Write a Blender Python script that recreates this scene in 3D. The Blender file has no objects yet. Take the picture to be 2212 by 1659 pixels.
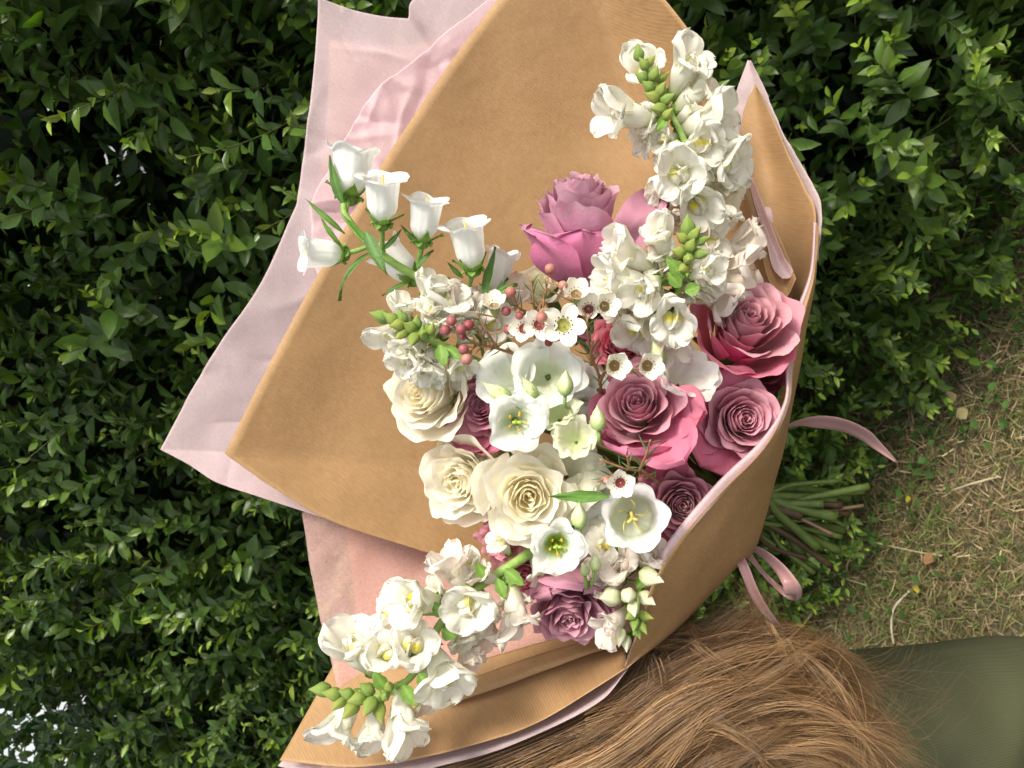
import bpy, math, random
import numpy as np
from mathutils import Vector, Matrix, noise
random.seed(11); rng = np.random.default_rng(11)
PI = math.pi
sc = bpy.context.scene
COL = sc.collection

# ------------------------------------------------------------------ camera, sky, sun, exposure
LENS = 30.0
WK = 36.0 / LENS                     # picture width per metre of distance
PITCH = math.radians(22)
cam_d = bpy.data.cameras.new('camera'); cam = bpy.data.objects.new('camera', cam_d); COL.objects.link(cam)
cam_d.lens = LENS; cam_d.sensor_width = 36; cam_d.clip_start = 0.02; cam_d.clip_end = 300
fwd = Vector((0, math.cos(PITCH), -math.sin(PITCH))); upv = Vector((0, math.sin(PITCH), math.cos(PITCH)))
cx, cy, cz = -upv, Vector((1, 0, 0)), -fwd       # the phone is held upright, the picture lies on its side
CM = Matrix(((cx.x, cy.x, cz.x, 0), (cx.y, cy.y, cz.y, 0), (cx.z, cy.z, cz.z, 1.45), (0, 0, 0, 1)))
cam.matrix_world = CM
cam_d.dof.use_dof = True; cam_d.dof.focus_distance = 0.56; cam_d.dof.aperture_fstop = 20
sc.camera = cam

world = bpy.data.worlds.new('World'); sc.world = world; world.use_nodes = True
wn = world.node_tree.nodes; wl = world.node_tree.links
SUN_EL, SUN_AZ = math.radians(48), math.radians(128)   # azimuth measured clockwise from +Y
sky = wn.new('ShaderNodeTexSky'); sky.sky_type = 'NISHITA'; sky.sun_disc = False
sky.sun_elevation = SUN_EL; sky.sun_rotation = SUN_AZ; sky.air_density = 1.2; sky.dust_density = 3.0
hs = wn.new('ShaderNodeHueSaturation'); hs.inputs['Saturation'].default_value = 0.22
wl.new(sky.outputs[0], hs.inputs['Color']); wl.new(hs.outputs[0], wn['Background'].inputs['Color'])
wn['Background'].inputs['Strength'].default_value = 0.15
sun_d = bpy.data.lights.new('sun', 'SUN'); sun_d.energy = 2.6; sun_d.angle = math.radians(16); sun_d.color = (1, .89, .74)
sun = bpy.data.objects.new('sun', sun_d); COL.objects.link(sun)
sd = Vector((math.sin(SUN_AZ) * math.cos(SUN_EL), math.cos(SUN_AZ) * math.cos(SUN_EL), math.sin(SUN_EL)))
sun.rotation_euler = sd.to_track_quat('Z', 'Y').to_euler(); sun.location = sd * 20
sc.view_settings.view_transform = 'Standard'; sc.view_settings.look = 'None'
sc.view_settings.exposure = 0.70; sc.view_settings.gamma = 1
sc.cycles.max_bounces = 10; sc.cycles.transparent_max_bounces = 16

# ------------------------------------------------------------------ helpers
def K(u, v, d):
    """a place in the camera's frame: u, v on a 2212 x 1659 picture, d metres in front of the lens"""
    return Vector(((u - 1106) / 2212 * WK * d, (829.5 - v) / 2212 * WK * d, -d))
def Wd(u, v, d): return CM @ K(u, v, d)
def mm(px, d): return px / 2212 * WK * d
def basis(zdir, xref):
    z = Vector(zdir).normalized(); x = Vector(xref); x = x - z * z.dot(x)
    if x.length < .05: x = z.orthogonal()
    x.normalize(); y = z.cross(x)
    return Matrix(((x.x, y.x, z.x, 0), (x.y, y.y, z.y, 0), (x.z, y.z, z.z, 0), (0, 0, 0, 1)))
def frame(u, v, d, zdir, roll=0.0):
    return CM @ Matrix.Translation(K(u, v, d)) @ basis(zdir, (1, 0, 0)) @ Matrix.Rotation(roll, 4, 'Z')
def empty(name, label, cat, M=None, group=None):
    o = bpy.data.objects.new(name, None); COL.objects.link(o); o.empty_display_size = .01
    o['label'] = label; o['category'] = cat
    if group: o['group'] = group
    if M is not None: o.matrix_world = M
    return o
def mesh_of(name, V, F, mat=None, col=None, col2=None, uv=None, smooth=True):
    V = np.asarray(V, dtype=np.float64)
    me = bpy.data.meshes.new(name); 
    me.from_pydata(V.tolist() if len(V) < 40000 else V.tolist(), [], F)
    if smooth: me.polygons.foreach_set('use_smooth', [True] * len(me.polygons))
    for nm, c in (('Col', col), ('Col2', col2 if col2 is not None else col)):
        if c is not None:
            c = np.asarray(c, dtype=np.float32)
            if c.ndim == 1: c = np.tile(c[:3], (len(V), 1))
            a = me.color_attributes.new(nm, 'FLOAT_COLOR', 'POINT')
            a.data.foreach_set('color', np.hstack([c[:, :3], np.ones((len(V), 1), np.float32)]).ravel())
    if uv is not None:
        l = me.uv_layers.new(name='UVMap'); vi = np.empty(len(me.loops), np.int32); me.loops.foreach_get('vertex_index', vi)
        l.data.foreach_set('uv', np.asarray(uv, np.float32)[vi].ravel())
    if mat: me.materials.append(mat)
    me.update(); return me
def add(name, me, parent=None, M=None, **props):
    o = bpy.data.objects.new(name, me); COL.objects.link(o)
    if parent: o.parent = parent
    if M is not None: o.matrix_local = M if parent else M
    for k, v in props.items(): o[k] = v
    return o
def gfaces(nt, ns, off=0, wrap=False):
    F = []
    for i in range(nt - 1):
        for j in range(ns if wrap else ns - 1):
            a = off + i * ns + j; b = off + i * ns + (j + 1) % ns
            F.append((a, b, b + ns, a + ns))
    return F
class Acc:
    def __init__(s): s.V = []; s.F = []; s.C = []; s.C2 = []; s.n = 0
    def add(s, V, F, c, c2=None):
        V = np.asarray(V, float).reshape(-1, 3); n = len(V); c = np.asarray(c, float)
        c = np.tile(c[:3], (n, 1)) if c.ndim == 1 else c.reshape(-1, 3)
        c2 = c if c2 is None else np.asarray(c2, float)
        c2 = np.tile(c2[:3], (n, 1)) if c2.ndim == 1 else c2.reshape(-1, 3)
        s.V.append(V); s.C.append(c); s.C2.append(c2); s.F += [tuple(i + s.n for i in f) for f in F]; s.n += n; return s
    def mesh(s, name, mat): return mesh_of(name, np.vstack(s.V), s.F, mat, np.vstack(s.C), np.vstack(s.C2))
def lerp(a, b, t): return a + (b - a) * t
def mixc(a, b, t):
    t = np.asarray(t, float)[..., None]; return np.asarray(a[:3]) * (1 - t) + np.asarray(b[:3]) * t
def sstep(a, b, x): x = np.clip((x - a) / (b - a), 0, 1); return x * x * (3 - 2 * x)
def catmull(P, n):
    P = np.asarray(P, float); m = len(P); out = []
    if m < 3:
        return np.array([lerp(P[0], P[-1], t) for t in np.linspace(0, 1, n)])
    Q = np.vstack([2 * P[0] - P[1], P, 2 * P[-1] - P[-2]])
    for g in np.linspace(0, m - 1, n):
        i = min(int(g), m - 2); t = g - i; a, b, c, d = Q[i:i + 4]
        out.append(.5 * (2 * b + (c - a) * t + (2 * a - 5 * b + 4 * c - d) * t * t + (3 * b - a - 3 * c + d) * t ** 3))
    return np.array(out)
def tube(P, R, n=7, c=(.1, .2, .03), c2=None, acc=None, cap=True):
    P = np.asarray(P, float); m = len(P); R = np.full(m, R) if np.isscalar(R) else np.asarray(R)
    T = np.gradient(P, axis=0); T /= np.linalg.norm(T, axis=1)[:, None] + 1e-12
    up = np.array([0, 0, 1.]) if abs(T[0][2]) < .9 else np.array([1., 0, 0])
    V = []; 
    for i in range(m):
        a = np.cross(T[i], up); a /= np.linalg.norm(a) + 1e-9; b = np.cross(T[i], a); up = np.cross(a, T[i])
        for k in range(n):
            th = 2 * PI * k / n; V.append(P[i] + R[i] * (a * math.cos(th) + b * math.sin(th)))
    F = gfaces(m, n, 0, True)
    if cap: F += [tuple(range(n))[::-1], tuple((m - 1) * n + k for k in range(n))]
    acc = acc or Acc(); cc = np.tile(np.asarray(c, float)[:3], (len(V), 1))
    if c2 is not None: cc = np.repeat(mixc(c, c2, np.linspace(0, 1, m)), n, axis=0)
    return acc.add(V, F, cc)
def ripple(s, seed, f=(2.0, 4.3, 7.1)):
    r = random.Random(seed); return sum(math.pow(.62, k) * np.sin(ff * s + r.uniform(0, 6.28)) for k, ff in enumerate(f))

# ------------------------------------------------------------------ materials
def new_mat(name):
    m = bpy.data.materials.new(name); m.use_nodes = True; nt = m.node_tree; nt.nodes.clear()
    return m, nt.nodes, nt.links
def N(nodes, t, **kw):
    n = nodes.new(t)
    for k, v in kw.items():
        if k in n.inputs.keys(): n.inputs[k].default_value = v
        else: setattr(n, k, v)
    return n
def thin_mat(name, rough=.5, trans=.3, bump=.15, bscale=350, spec=.3, tsat=1.25, var=.12, vscale=90, sheen=0.0, tint=None):
    m, n, l = new_mat(name); out = N(n, 'ShaderNodeOutputMaterial')
    a = N(n, 'ShaderNodeVertexColor', layer_name='Col'); b = N(n, 'ShaderNodeVertexColor', layer_name='Col2')
    g = N(n, 'ShaderNodeNewGeometry'); mx = N(n, 'ShaderNodeMix', data_type='RGBA')
    l.new(g.outputs['Backfacing'], mx.inputs[0]); l.new(a.outputs[0], mx.inputs[6]); l.new(b.outputs[0], mx.inputs[7])
    tc = N(n, 'ShaderNodeTexCoord')
    nz = N(n, 'ShaderNodeTexNoise', Scale=vscale, Detail=3.0); l.new(tc.outputs['Object'], nz.inputs['Vector'])
    mr = N(n, 'ShaderNodeMapRange'); mr.inputs[1].default_value = .25; mr.inputs[2].default_value = .75
    mr.inputs[3].default_value = 1 - var; mr.inputs[4].default_value = 1 + var; l.new(nz.outputs[0], mr.inputs[0])
    hv = N(n, 'ShaderNodeHueSaturation'); l.new(mr.outputs[0], hv.inputs['Value']); l.new(mx.outputs[2], hv.inputs['Color'])
    p = N(n, 'ShaderNodeBsdfPrincipled'); p.inputs['Roughness'].default_value = rough
    p.inputs['Specular IOR Level'].default_value = spec; p.inputs['Sheen Weight'].default_value = sheen
    l.new(hv.outputs[0], p.inputs['Base Color'])
    nb = N(n, 'ShaderNodeTexNoise', Scale=bscale, Detail=4.0); l.new(tc.outputs['Object'], nb.inputs['Vector'])
    bp = N(n, 'ShaderNodeBump', Strength=bump, Distance=.001); l.new(nb.outputs[0], bp.inputs['Height']); l.new(bp.outputs[0], p.inputs['Normal'])
    tr = N(n, 'ShaderNodeBsdfTranslucent'); h2 = N(n, 'ShaderNodeHueSaturation', Saturation=tsat); l.new(hv.outputs[0], h2.inputs['Color'])
    l.new(h2.outputs[0], tr.inputs['Color'])
    ms = N(n, 'ShaderNodeMixShader'); ms.inputs[0].default_value = trans
    l.new(p.outputs[0], ms.inputs[1]); l.new(tr.outputs[0], ms.inputs[2]); l.new(ms.outputs[0], out.inputs[0])
    return m
M_PETAL = thin_mat('rose_petal', rough=.6, trans=.28, bump=.35, bscale=500, spec=.2, var=.10, sheen=.15)
M_WHITE = thin_mat('white_petal', rough=.5, trans=.42, bump=.3, bscale=420, spec=.25, var=.035, tsat=1.1)
M_CREAM = thin_mat('cream_petal', rough=.55, trans=.5, bump=.4, bscale=420, spec=.2, var=.04, tsat=1.1)
M_GREEN = thin_mat('green_sepal', rough=.5, trans=.18, bump=.5, bscale=600, spec=.35, var=.22, vscale=160)
M_LEAF = thin_mat('hedge_leaf', rough=.33, trans=.34, bump=.25, bscale=250, spec=.5, var=.18, vscale=60, tsat=1.3)
M_STEM = thin_mat('stem', rough=.5, trans=0.0, bump=.4, bscale=500, spec=.4, var=.2, vscale=200)
M_WAX = thin_mat('waxflower_part', rough=.38, trans=.12, bump=.2, bscale=800, spec=.4, var=.15, vscale=300)
M_STRAW = thin_mat('straw', rough=.75, trans=.15, bump=.1, spec=.15, var=.2, vscale=30)
M_WOOD = thin_mat('twig', rough=.8, trans=0, bump=.6, bscale=200, spec=.1, var=.25)

def paper_mat(name, base, dark, trans, transp, rib, rough=.62, mott=.12, mscale=55):
    m, n, l = new_mat(name); out = N(n, 'ShaderNodeOutputMaterial'); tc = N(n, 'ShaderNodeTexCoord')
    nz = N(n, 'ShaderNodeTexNoise', Scale=mscale, Detail=8.0, Roughness=.7); l.new(tc.outputs['Object'], nz.inputs['Vector'])
    mp = N(n, 'ShaderNodeMapping'); mp.inputs['Scale'].default_value = (160, 800, 1); l.new(tc.outputs['UV'], mp.inputs[0])
    fb = N(n, 'ShaderNodeTexNoise', Scale=1.0, Detail=3.0); l.new(mp.outputs[0], fb.inputs['Vector'])
    mx = N(n, 'ShaderNodeMix', data_type='RGBA'); mx.inputs[6].default_value = (*dark, 1); mx.inputs[7].default_value = (*base, 1)
    mr = N(n, 'ShaderNodeMapRange'); mr.inputs[1].default_value = .35; mr.inputs[2].default_value = .65
    ad = N(n, 'ShaderNodeMath', operation='ADD'); m2 = N(n, 'ShaderNodeMath', operation='MULTIPLY'); m2.inputs[1].default_value = .5
    m3 = N(n, 'ShaderNodeMath', operation='MULTIPLY'); m3.inputs[1].default_value = .5
    l.new(nz.outputs[0], m2.inputs[0]); l.new(fb.outputs[0], m3.inputs[0]); l.new(m2.outputs[0], ad.inputs[0]); l.new(m3.outputs[0], ad.inputs[1])
    l.new(ad.outputs[0], mr.inputs[0]); l.new(mr.outputs[0], mx.inputs[0])
    wv = N(n, 'ShaderNodeTexWave', Scale=rib, Distortion=.12, Detail=1.0); wv.bands_direction = 'Y'; l.new(tc.outputs['UV'], wv.inputs['Vector'])
    bp = N(n, 'ShaderNodeBump', Strength=.14 if rib > 0 else 0, Distance=.0004); l.new(wv.outputs['Fac'], bp.inputs['Height'])
    n3 = N(n, 'ShaderNodeTexNoise', Scale=14.0, Detail=5.0, Roughness=.55); l.new(tc.outputs['Object'], n3.inputs['Vector'])
    b2 = N(n, 'ShaderNodeBump', Strength=.35, Distance=.006); l.new(n3.outputs[0], b2.inputs['Height']); l.new(bp.outputs[0], b2.inputs['Normal'])
    p = N(n, 'ShaderNodeBsdfPrincipled'); p.inputs['Roughness'].default_value = rough; p.inputs['Specular IOR Level'].default_value = .35
    l.new(mx.outputs[2], p.inputs['Base Color']); l.new(b2.outputs[0], p.inputs['Normal'])
    tr = N(n, 'ShaderNodeBsdfTranslucent'); h = N(n, 'ShaderNodeHueSaturation', Saturation=1.2); l.new(mx.outputs[2], h.inputs['Color']); l.new(h.outputs[0], tr.inputs['Color'])
    ms = N(n, 'ShaderNodeMixShader'); ms.inputs[0].default_value = trans; l.new(p.outputs[0], ms.inputs[1]); l.new(tr.outputs[0], ms.inputs[2])
    if transp > 0:
        tp = N(n, 'ShaderNodeBsdfTransparent'); tp.inputs[0].default_value = (1, .93, .94, 1)
        m4 = N(n, 'ShaderNodeMixShader'); r2 = N(n, 'ShaderNodeMapRange'); l.new(nz.outputs[0], r2.inputs[0])
        r2.inputs[1].default_value = .3; r2.inputs[2].default_value = .7; r2.inputs[3].default_value = transp * .8; r2.inputs[4].default_value = transp * 1.2
        l.new(r2.outputs[0], m4.inputs[0]); l.new(ms.outputs[0], m4.inputs[1]); l.new(tp.outputs[0], m4.inputs[2]); l.new(m4.outputs[0], out.inputs[0])
    else: l.new(ms.outputs[0], out.inputs[0])
    return m
M_KRAFT = paper_mat('kraft_paper', (.43, .268, .130), (.35, .207, .094), .13, 0, 190)
M_TISSUE = paper_mat('pink_tissue', (.93, .82, .84), (.88, .72, .75), .40, .42, 0, rough=.6, mscale=480)
M_TISSUE_B = paper_mat('pink_tissue_over_kraft', (.90, .66, .60), (.84, .58, .52), .35, .60, 0, rough=.6, mscale=480)

# ------------------------------------------------------------------ setting: ground and lawn
HB = lambda x: 1.38 - .58 * x - .14 * np.clip(x / .35, 0, 1)        # foot line of the hedge, nearer on the right
m, n, l = new_mat('soil_and_thatch'); out = N(n, 'ShaderNodeOutputMaterial'); p = N(n, 'ShaderNodeBsdfPrincipled'); p.inputs['Roughness'].default_value = .95
tc = N(n, 'ShaderNodeTexCoord'); a = N(n, 'ShaderNodeTexNoise', Scale=6.0, Detail=8.0); b = N(n, 'ShaderNodeTexNoise', Scale=90.0, Detail=6.0)
l.new(tc.outputs['Object'], a.inputs['Vector']); l.new(tc.outputs['Object'], b.inputs['Vector'])
r = N(n, 'ShaderNodeValToRGB'); r.color_ramp.elements[0].position = .38; r.color_ramp.elements[0].color = (.05, .04, .022, 1); r.color_ramp.elements[1].position = .66; r.color_ramp.elements[1].color = (.19, .145, .08, 1)
l.new(b.outputs[0], r.inputs[0]); mx = N(n, 'ShaderNodeMix', data_type='RGBA'); mx.inputs[7].default_value = (.05, .075, .02, 1)
mr = N(n, 'ShaderNodeMapRange'); mr.inputs[1].default_value = .45; mr.inputs[2].default_value = .7; mr.inputs[4].default_value = .7
l.new(a.outputs[0], mr.inputs[0]); l.new(mr.outputs[0], mx.inputs[0]); l.new(r.outputs[0], mx.inputs[6]); l.new(mx.outputs[2], p.inputs['Base Color'])
bp = N(n, 'ShaderNodeBump', Strength=.8, Distance=.01); l.new(b.outputs[0], bp.inputs['Height']); l.new(bp.outputs[0], p.inputs['Normal']); l.new(p.outputs[0], out.inputs[0])
M_SOIL = m
gx = np.concatenate([[-120, -20, -5], np.linspace(-2.5, 2.5, 60), [5, 20, 120]]); gy = np.concatenate([[-120, -20, -3], np.linspace(-.5, 3.5, 50), [6, 20, 120]])
V = [(x, y, .012 * noise.noise(Vector((x * 3, y * 3, 0))) + .006 * noise.noise(Vector((x * 14, y * 14, 5)))) for y in gy for x in gx]
add('ground', mesh_of('ground', V, gfaces(len(gy), len(gx)), M_SOIL), kind='structure')

def blades(n, xr, yr, hmin, hmax, lay, cols, wid, seed, keep=None):
    g = np.random.default_rng(seed)
    x = g.uniform(*xr, n); y = g.uniform(*yr, n)
    if keep is not None: k = keep(x, y, g); x, y = x[k], y[k]; n = len(x)
    h = g.uniform(hmin, hmax, n); az = g.uniform(0, 2 * PI, n); el = np.abs(g.normal(lay, .35, n)).clip(.02, 1.5)
    d = np.stack([np.cos(az) * np.cos(el), np.sin(az) * np.cos(el), np.sin(el)], 1); bend = g.normal(0, .35, (n, 3)); bend[:, 2] = -np.abs(bend[:, 2]) * .4
    z0 = g.uniform(-.002, .014, n); P0 = np.stack([x, y, z0], 1); P1 = P0 + d * (h * .5)[:, None]; P2 = P1 + (d + bend) * (h * .5)[:, None]
    P1[:, 2] = P1[:, 2].clip(.003); P2[:, 2] = P2[:, 2].clip(.003)
    sd_ = np.stack([-np.sin(az + g.normal(0, .5, n)), np.cos(az), g.normal(0, .3, n)], 1) * (wid * g.uniform(.6, 1.5, n))[:, None]
    V = np.stack([P0 - sd_, P0 + sd_, P1 - sd_ * .8, P1 + sd_ * .8, P2 - sd_ * .15, P2 + sd_ * .15], 1)
    ci = g.integers(0, len(cols), n); c = np.asarray(cols)[ci] * g.uniform(.7, 1.3, (n, 1))
    C = np.repeat(c[:, None], 6, 1)
    b = (np.arange(n) * 6)[:, None]
    F = np.vstack([b + [0, 1, 3, 2], b + [2, 3, 5, 4]])
    return V.reshape(-1, 3), F, C.reshape(-1, 3)
dry = [(.46, .36, .20), (.38, .28, .15), (.60, .49, .30), (.26, .18, .09), (.17, .12, .06), (.26, .24, .09)]
V, F, C = blades(95000, (-1.5, 1.5), (.5, 2.2), .012, .05, .25, dry, .0007, 3)
add('dry_grass', mesh_of('dry_grass', V, F.tolist(), M_STRAW, C, smooth=False), kind='stuff', label='dead straw coloured grass clippings lying on the lawn')
def patchy(x, y, g):
    f = np.array([noise.noise(Vector((a * 4, b * 4, 3))) for a, b in zip(x, y)]); return f + g.uniform(-.25, .25, len(x)) > -.04
V, F, C = blades(60000, (-1.5, 1.5), (.5, 2.2), .012, .045, .7, [(.08, .14, .03), (.12, .19, .04), (.16, .21, .06), (.20, .21, .07)], .0010, 4, patchy)
add('green_grass', mesh_of('green_grass', V, F.tolist(), M_STRAW, C, smooth=False), kind='stuff', label='sparse green grass between the dead clippings')

# ------------------------------------------------------------------ hedge
LT_T = np.array([0, .22, .5, .78, 1.0]); LT_W = np.array([0.03, .62, 1.0, .66, 0.0])
def leaf_template(fold=.35, droop=.25, ratio=.5):
    V = []; w = ratio / 2
    for t, k in zip(LT_T, LT_W):
        z = -droop * t * t
        if k == 0: V.append((t, 0, z))
        else:
            for s in (-1, 0, 1): V.append((t, s * w * k, z + abs(s) * fold * w * k))
    F = []
    for r_ in range(3):
        a = r_ * 3; F += [(a, a + 1, a + 4), (a, a + 4, a + 3), (a + 1, a + 2, a + 5), (a + 1, a + 5, a + 4)]
    F += [(9, 10, 12), (10, 11, 12)]
    return np.array(V), F
LTS = [leaf_template(.5, .15, .46), leaf_template(.35, .4, .5), leaf_template(.6, .3, .4), leaf_template(.25, .05, .55)]
def htop(x): return 2.0 - .36 * float(sstep(-.35, -.9, x)) if x < 0 else 2.0
lp, lx, lz, ls, lc, tw = [], [], [], [], [], []
g = random.Random(5)
mature = np.array((.095, .175, .032)); deepc = np.array((.060, .122, .028)); young = np.array((.24, .37, .04)); lime = np.array((.26, .36, .05))
def shoot(base, d, L, size, age):
    pos = base.copy(); d = d.normalized(); k = int(L / (.014 + .006 * g.random())); ph = g.uniform(0, PI)
    pts = [tuple(pos)]
    for i in range(k):
        d = (d + Vector((g.gauss(0, .05), g.gauss(0, .05), .04 + g.gauss(0, .04)))).normalized(); pos = pos + d * (L / k); pts.append(tuple(pos))
        t = (i + 1) / k; s = size * g.uniform(.8, 1.15) * (1.0 if t < .6 else lerp(1.0, .42, (t - .6) / .4)) * g.uniform(.8, 1.2)
        side = d.orthogonal().normalized(); side.rotate(Matrix.Rotation(ph + (i % 2) * 1.2 + g.gauss(0, .3), 3, d))
        for sg in (-1, 1):
            if g.random() < .1: continue
            sp = lerp(1.15, .55, t); ax = (d * math.cos(sp) + side * (sg * math.sin(sp)) + Vector((0, 0, -.12))).normalized()
            nz = (d - ax * d.dot(ax)).normalized()
            if nz.z < -.2: nz = -nz
            nz = (nz + Vector((g.gauss(0, .25), g.gauss(0, .25), g.gauss(0, .25)))).normalized()
            lp.append(tuple(pos)); lx.append(tuple(ax)); lz.append(tuple(nz)); ls.append(s)
            y = max(0, t - .55) / .45 * age
            c = deepc + (mature - deepc) * g.random(); c = c + (young - c) * min(1, y * g.uniform(.6, 1.3)); 
            if t > .85 and g.random() < .4 * age: c = lime
            lc.append(c * g.uniform(.65, 1.4))
    tw.append(pts)
def hedge_pt(x, z, off): return Vector((x, HB(x) + off - .06 * math.sin(z * 2.6) + .09 * noise.noise(Vector((x * 2.2, z * 2.2, 1))), z))
NSH = 7600
for i in range(NSH):
    x = g.uniform(-1.9, 1.5); z = g.uniform(.03, 2.02)
    if z > htop(x): continue
    u_ = g.random()
    off = .02 + .30 * u_ ** 1.3
    if x < -.66 and z > 1.58:                                     # the thin end of the hedge, sky shows through
        if g.random() < .38: continue
    front = off < .1
    d = Vector((g.gauss(0, .55), -.45 - .5 * g.random(), g.uniform(.15, 1.0) if z > .4 else g.uniform(-.6, .5)))
    b = hedge_pt(x, z, off)
    shoot(b, d, g.uniform(.07, .15) if not front else g.uniform(.08, .20), g.uniform(.026, .041) * (1.05 if x > .1 else 1), g.uniform(.3, 1.1) if front else g.uniform(0, .6))
for (x, z, L, sz) in [(.36, .62, .22, .042), (.42, .80, .2, .040), (.30, .70, .16, .038), (.40, .45, .2, .040), (.25, .5, .15, .038), (.30, .35, .18, .042), (.2, .7, .16, .036), (.34, .9, .16, .038)]:
    shoot(hedge_pt(x, z, -.02), Vector((g.gauss(-.1, .4), -.5, .6)), L, sz, 1.0)
for i in range(60):                                               # low overhanging shoots at the foot of the hedge
    x = g.uniform(-.7, .55); shoot(hedge_pt(x, g.uniform(.04, .2), -.02), Vector((g.gauss(0, .6), -.8, g.uniform(-.4, .2))), g.uniform(.08, .18), g.uniform(.022, .034), g.uniform(.5, 1))
lp, lx, lz, ls, lc = map(np.array, (lp, lx, lz, ls, lc)); NL = len(lp)
ly = np.cross(lz, lx); ly /= np.linalg.norm(ly, axis=1)[:, None]; lz = np.cross(lx, ly)
ci = np.array(CM.inverted()); cp = lp @ ci[:3, :3].T + ci[:3, 3]; dep = -cp[:, 2]
uu = 1106 + cp[:, 0] / dep / WK * 2212; vv = 829.5 - cp[:, 1] / dep / WK * 2212
inside = (uu > 8) & (uu < 2204) & (vv > 8) & (vv < 1651)
clear = inside & ((uu < 600) | (uu > 1800) | ((vv < 60) & (uu > 1600))) & ~((uu > 380) & (vv > 560) & (vv < 1060) & (uu < 1500)) & ~((uu > 1650) & (vv > 1380))
front_d = HB(lp[:, 0]) - lp[:, 1]                                  # how far a leaf stands proud of the hedge face
score = ls * 30 + front_d * 10 + np.where(clear, 100, 0)
order = np.argsort(-score); single = order[:300]; rest = order[300:]
hedge = empty('hedge', 'dense clipped privet hedge with small glossy green leaves filling the background', 'hedge', Matrix.Translation((0, 1.5, 0)))
HI = Matrix.Translation((0, -1.5, 0)); hoff = np.array((0, -1.5, 0))
LV = len(LTS[0][0]); tidx = rng.integers(0, len(LTS), NL)
Vs = np.zeros((len(rest), LV, 3)); T = np.stack([t[0] for t in LTS])[tidx[rest]]
Vs = lp[rest][:, None] + hoff + ls[rest][:, None, None] * (T[..., 0:1] * lx[rest][:, None] + T[..., 1:2] * ly[rest][:, None] + T[..., 2:3] * lz[rest][:, None])
F0 = np.array(LTS[0][1]); F = (F0[None] + (np.arange(len(rest)) * LV)[:, None, None]).reshape(-1, 3)
Cc = np.repeat(lc[rest][:, None], LV, 1).reshape(-1, 3)
add('foliage', mesh_of('foliage', Vs.reshape(-1, 3), F.tolist(), M_LEAF, Cc), hedge, kind='stuff')
leafmeshes = {}
for i in single:
    t = int(tidx[i]); br = int(np.clip(lc[i][1] / .07, 0, 5)); key = (t, br)
    if key not in leafmeshes: leafmeshes[key] = mesh_of('leaf', LTS[t][0], LTS[t][1], M_LEAF, np.tile(lc[i], (LV, 1)))
    s = ls[i]; Mx = Matrix([[lx[i][r_] * s, ly[i][r_] * s, lz[i][r_] * s, lp[i][r_] + hoff[r_]] for r_ in range(3)] + [[0, 0, 0, 1]])
    add('leaf', leafmeshes[key], hedge, Mx)
# twigs: thin three sided rods along every shoot, and old wood inside
def rods(paths, rad, cols):
    V, F, C = [], [], []
    for P, r_, c in zip(paths, rad, cols):
        P = np.array(P); o = len(V)
        for i, q in enumerate(P):
            rr = r_ * (1 - .6 * i / len(P))
            V += [q + (rr, 0, 0), q + (-rr * .5, rr * .87, 0), q + (-rr * .5, -rr * .87, 0)]; C += [c] * 3
        F += gfaces(len(P), 3, o, True)
    return V, F, C
sel = tw
V, F, C = rods([[np.array(q) + hoff for q in P[::3] + [P[-1]]] for P in sel], [.0011] * len(sel), [(.09, .10, .04)] * len(sel))
add('twigs', mesh_of('twigs', V, F, M_WOOD, C), hedge, kind='stuff')
for i in range(20):
    x = g.uniform(-1.9, 1.5); y = HB(x) + g.uniform(.50, .8) - 1.5; P = []
    q = np.array((x, y, 0.)); 
    for k in range(12): P.append(q.copy()); q = q + np.array((g.gauss(0, .035), g.gauss(-.004, .03), .15))
    add('branch', tube(catmull(P, 24), np.linspace(.008, .002, 24), 6, (.045, .035, .025)).mesh('branch', M_WOOD), hedge)
# hedge interior: outsized leaves block the sky, shade put into their dark colour
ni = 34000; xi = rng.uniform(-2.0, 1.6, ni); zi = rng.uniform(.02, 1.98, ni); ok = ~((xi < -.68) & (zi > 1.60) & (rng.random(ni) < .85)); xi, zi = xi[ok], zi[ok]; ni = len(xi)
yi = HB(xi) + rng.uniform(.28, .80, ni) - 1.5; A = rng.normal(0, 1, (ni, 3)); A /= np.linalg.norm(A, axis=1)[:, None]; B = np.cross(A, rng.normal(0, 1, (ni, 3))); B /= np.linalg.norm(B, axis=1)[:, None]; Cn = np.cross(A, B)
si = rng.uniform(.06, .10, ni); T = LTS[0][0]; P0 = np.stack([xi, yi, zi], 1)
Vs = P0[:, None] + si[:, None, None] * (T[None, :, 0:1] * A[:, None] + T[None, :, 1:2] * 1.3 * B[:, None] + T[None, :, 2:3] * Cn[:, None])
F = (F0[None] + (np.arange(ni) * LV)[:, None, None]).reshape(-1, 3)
add('inner_foliage', mesh_of('inner_foliage', Vs.reshape(-1, 3), F.tolist(), M_LEAF, np.tile((.022, .05, .018), (ni * LV, 1))), hedge, kind='stuff')
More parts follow.
